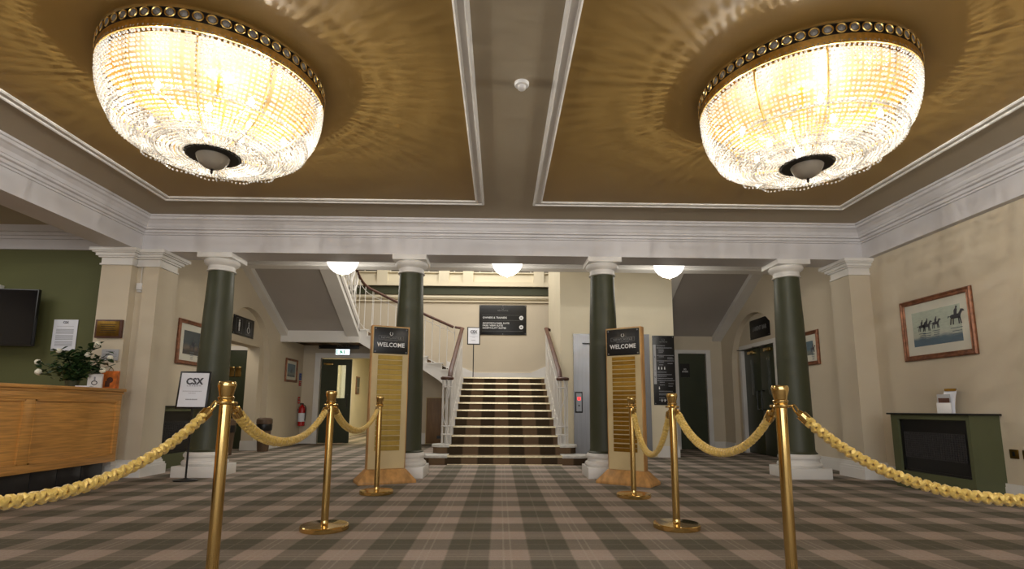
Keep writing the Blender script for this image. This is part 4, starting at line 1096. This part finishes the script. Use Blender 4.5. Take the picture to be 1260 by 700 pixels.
# ------------------------------------------------------------------ heaters (green fireplace cabinets)
def heater(name, lab, x0, x1, y0, y1, h, face, oy0, oy1, oz0, oz1):
    """face=-1: front looks to -X (right wall); +1: looks to +X"""
    t = thing(name, lab, 'heater', ((x0+x1)/2, (y0+y1)/2, 0), 0, 'olive green heater cabinets against the side walls')
    cx_, cy_ = (x0+x1)/2, (y0+y1)/2
    L = lambda a, b_, c, d_, e, f: (a-cx_, b_-cx_, c-cy_, d_-cy_, e, f)
    fx0, fx1 = (x0, x0+.06) if face < 0 else (x1-.06, x1)
    b = B()
    b.box(*L(fx0, fx1, y0, y1, oz1, h)); b.box(*L(fx0, fx1, y0, y1, 0, oz0)); b.box(*L(fx0, fx1, y0, oy0, oz0, oz1)); b.box(*L(fx0, fx1, oy1, y1, oz0, oz1))
    b.build('front_frame', M['green_heater'], t)
    rx0, rx1 = (fx1, x1) if face < 0 else (x0, fx0)
    B().box(*L(rx0, rx1, y0, y1, 0, h)).build('carcass', M['green_heater'], t)
    B().box(*L(x0-(.03 if face < 0 else 0), x1+(.03 if face > 0 else 0), y0-.03, y1+.03, h, h+.018)).build('top_slab', M['black'], t, bevel=.003)
    g0, g1 = (fx1-.02, fx1) if face < 0 else (fx0, fx0+.02)
    B().box(*L(g0, g1, oy0, oy1, oz0, oz1)).build('firebox', M['black_gloss'], t)
    m0, m1 = (g0-.012, g0) if face < 0 else (g1, g1+.012)
    mz0, mz1 = oz0+(oz1-oz0)*.27, oz1-(oz1-oz0)*.25
    gr = B(); n = 26
    for i in range(n+1):
        yy = oy0+.07+(oy1-oy0-.12)*i/n; gr.box(*L(m0, m1, yy-.004, yy+.004, mz0, mz1))
    for i in range(13):
        zz = mz0+(mz1-mz0)*i/12; gr.box(*L(m0, m1, oy0+.07, oy1-.05, zz-.003, zz+.003))
    o = gr.build('grille', M['mesh_grille'], t)
    fr = B()
    for a in ((oy0, oy1, oz0, oz0+.025), (oy0, oy1, oz1-.025, oz1), (oy0, oy0+.03, oz0, oz1), (oy1-.03, oy1, oz0, oz1)): fr.box(*L(m0, m1, a[0], a[1], a[2], a[3]))
    fr.build('grille_frame', M['black'], t)
    return t
heater('heater_cabinet', 'olive green heater cabinet with black grille below the right beach picture', 4.61, WR-.002, 5.21, 6.27, .815, -1, 5.25, 6.17, .19, .765)
heater('heater_cabinet', 'olive green heater cabinet by the left wall behind the CSX poster stand', WL+.002, -4.61, 7.37, 8.5, .85, 1, 7.44, 8.4, .2, .79)
t = thing('leaflet_holder', 'small clear holder with a curling leaflet on the right heater cabinet', 'leaflets', (4.74, 5.62, .834), -1.1)
B().box(-.075, .055, -.02, -.005, 0, .11).build('holder', M['plastic'], t, bevel=.002)
B().box(-.07, .05, -.004, .0, .0, .2).build('printed_leaflet', M['paper_grey'], t)
B().box(-.06, .04, -.0065, -.004, .11, .16).build('printed_photo', M['mahogany'], t)
vs = []; 
for i in range(9):
    u = i/8; yy = .01+.10*u*u; zz = .0+.26*u
    vs += [(-.04, yy, zz), (.075, yy, zz)]
B().add(vs, [(2*i, 2*i+1, 2*i+3, 2*i+2) for i in range(8)]).build('curling_leaflet', M['paper'], t)
B().box(-.03, .07, .075, .12, .235, .262).build('gold_header', M['gold_print'], t)
for yy, lab in ((5.10, 'dark bronze wall socket nearer the heater on the right wall'), (4.97, 'dark bronze wall socket at the right edge of the picture')):
    t = thing('wall_socket', lab, 'socket', (WR, yy, .455), -PI/2, 'bronze sockets on the right wall')
    B().box(-.043, .043, -.01, 0, -.043, .043).build('plate', M['brass_dark'], t, bevel=.002)
    B().box(-.012, .012, -.013, -.009, -.02, .02).build('insert', M['black'], t)

# ------------------------------------------------------------------ pictures
def horse(b, cx_, cz, s):
    """galloping horse and rider silhouette, flat print in local XZ"""
    y0, y1 = -.0035, -.002
    poly = lambda pts: b.prism([(cx_+px*s, cz+pz*s) for px, pz in pts], 'Y', y0, y1)
    poly([(-.5, .12), (-.3, .22), (.25, .24), (.45, .1), (.35, -.08), (-.35, -.08)])
    poly([(.25, .2), (.5, .55), (.7, .5), (.78, .36), (.6, .36), (.42, .1)])
    for x, k in ((-.42, -.5), (-.25, -.2), (.3, .5), (.2, .1)): poly([(x, 0), (x+.1, 0), (x+.1+k*.2, -.5), (x+k*.2, -.5)])
    poly([(-.12, .2), (.12, .2), (.2, .6), (.05, .68), (-.1, .5)])
    b.lathe([(.09*s, 0), (.09*s, .001)], 10, (0, 0, 0)) if False else None
    poly([(.05, .66), (.2, .64), (.22, .8), (.1, .84)])
    poly([(-.5, .12), (-.7, .0), (-.62, .18)])
def picture(lab, loc, rz, w_, h_, artm, riders, fw=.06, mt=.1):
    t = thing('framed_picture', lab, 'picture', loc, rz, 'copper-framed racing pictures')
    prof = [(0, 0), (0, -.02), (.012, -.034), (.022, -.03), (.03, -.022), (fw-.012, -.02), (fw-.006, -.026), (fw, -.02), (fw, -.004)]
    vs = []
    for sx, sz in ((-1, -1), (1, -1), (1, 1), (-1, 1)):
        for p, yv in prof: vs.append((sx*(w_/2-p), yv, sz*(h_/2-p)))
    k = len(prof); fs = [(i*k+j, i*k+(j+1) % k, ((i+1) % 4)*k+(j+1) % k, ((i+1) % 4)*k+j) for i in range(4) for j in range(k)]
    B().add(vs, fs).build('frame', M['copper_frame'], t)
    B().box(-w_/2+fw*.8, w_/2-fw*.8, -.008, -.001, -h_/2+fw*.8, h_/2-fw*.8).build('mount', M['mount'], t)
    B().box(-w_/2+fw+mt, w_/2-fw-mt, -.011, -.008, -h_/2+fw+mt, h_/2-fw-mt).build('print', artm, t)
    if riders:
        for (x, z, s) in riders:
            b = B(); horse(b, x, z, s); o = b.build('printed_rider', M['ink'], t); o.location = (0, -.009, 0)
            b = B()
            for k in range(5):
                zz = z-s*(.75+.22*k); ww = s*(.5-.06*k); b.box(x-ww+.01*(k % 2), x+ww, -.0035, -.002, zz-.0035, zz+.0035)
            o = b.build('printed_reflection', M['print_shadow'], t); o.location = (0, -.009, 0)
    return t
PW, PHH = .99, .72
picture('framed picture of riders galloping on a beach above the right heater', (WR-.004, 5.83, 1.80), -PI/2, PW, PHH, M['art_beach'],
        [(-.2, .02, .1), (-.13, .02, .11), (.0, .03, .1), (.27, .06, .15)])
picture('framed racing picture on the left wall beside the far left column', (WL+.004, 8.45, 1.83), PI/2, 1.0, .68, M['art_dark'], [(-.1, -.05, .12), (.1, -.06, .12)])
picture('framed picture half hidden by the far right column', (WR-.004, 8.55, 1.83), -PI/2, 1.0, .54, M['art_blue'], [(-.1, -.0, .1), (.33, -.02, .1)])
picture('small framed picture near the fire extinguisher on the left wall', (WL+.004, 12.35, 1.69), PI/2, .68, .53, M['art_blue'], [(.0, -.02, .08)], .05, .07)
t = thing('framed_picture', 'small dark picture on the corridor wall beyond the doorway', 'picture', (-4.545, 17.2, 1.55), PI/2)
B().box(-.2, .2, -.02, 0, -.28, .28).build('frame', M['copper_frame'], t); B().box(-.16, .16, -.023, -.02, -.24, .24).build('print', M['art_dark'], t)

# ------------------------------------------------------------------ fire extinguisher, notices, bins
t = thing('fire_extinguisher', 'red fire extinguisher hung on the left wall by the corridor door', 'fire extinguisher', (WL+.1, 12.93, .42))
B().lathe([(.07, 0), (.078, .01), (.078, .38), (.07, .43), (.04, .47), (.02, .49), (.02, .5)], 24).build('cylinder', M['red'], t, True)
B().lathe([(.0795, .1), (.0795, .3)], 24, cap=False).build('label_band', M['paper'], t)
B().box(-.05, .03, -.012, .012, .5, .53).build('valve', M['black'], t, bevel=.003)
B().tube(smooth_path([(.02, 0, .5), (.09, -.02, .45), (.1, -.03, .3), (.09, -.03, .12)], 5), .01, 8).build('hose', M['black'], t, True)
B().box(-.099, -.06, -.02, .02, .36, .4).build('wall_bracket', M['steel'], t)
for z, m_, lab in ((1.58, M['blue'], 'blue fire action notice above the extinguisher'), (1.42, M['red'], 'red fire notice below the blue one'), (1.02, M['red'], 'small red tag notice just above the extinguisher')):
    notice('fire_notice', lab, (WL+.006, 12.95, z), PI/2, .14, .16 if z != 1.42 else .12, [(.2, .7, .1, 0), (-.2, .7, .08, 0)], m_)
def bin_(x, y, lab):
    t = thing('waste_bin', lab, 'bin', (x, y, 0), .2, 'brown plastic bins at the left arch')
    B().lathe([(.1, 0), (.105, .02), (.135, .5), (.14, .52), (.13, .52), (.125, .48)], 24).build('body', M['bin'], t, True)
    B().lathe([(.137, .40), (.146, .42), (.15, .5), (.142, .535), (.128, .53)], 20, cap=False).build('bin_liner', M['black'], t, True)
    B().lathe([(.145, .53), (.15, .55), (.146, .62), (.12, .645), (.1, .64)], 24).build('lid', M['bin'], t, True)
bin_(-4.62, 10.75, 'brown waste bin standing against the arch jamb on the left')
bin_(-4.9, 9.86, 'brown waste bin with black liner just behind the nearest left stanchion')
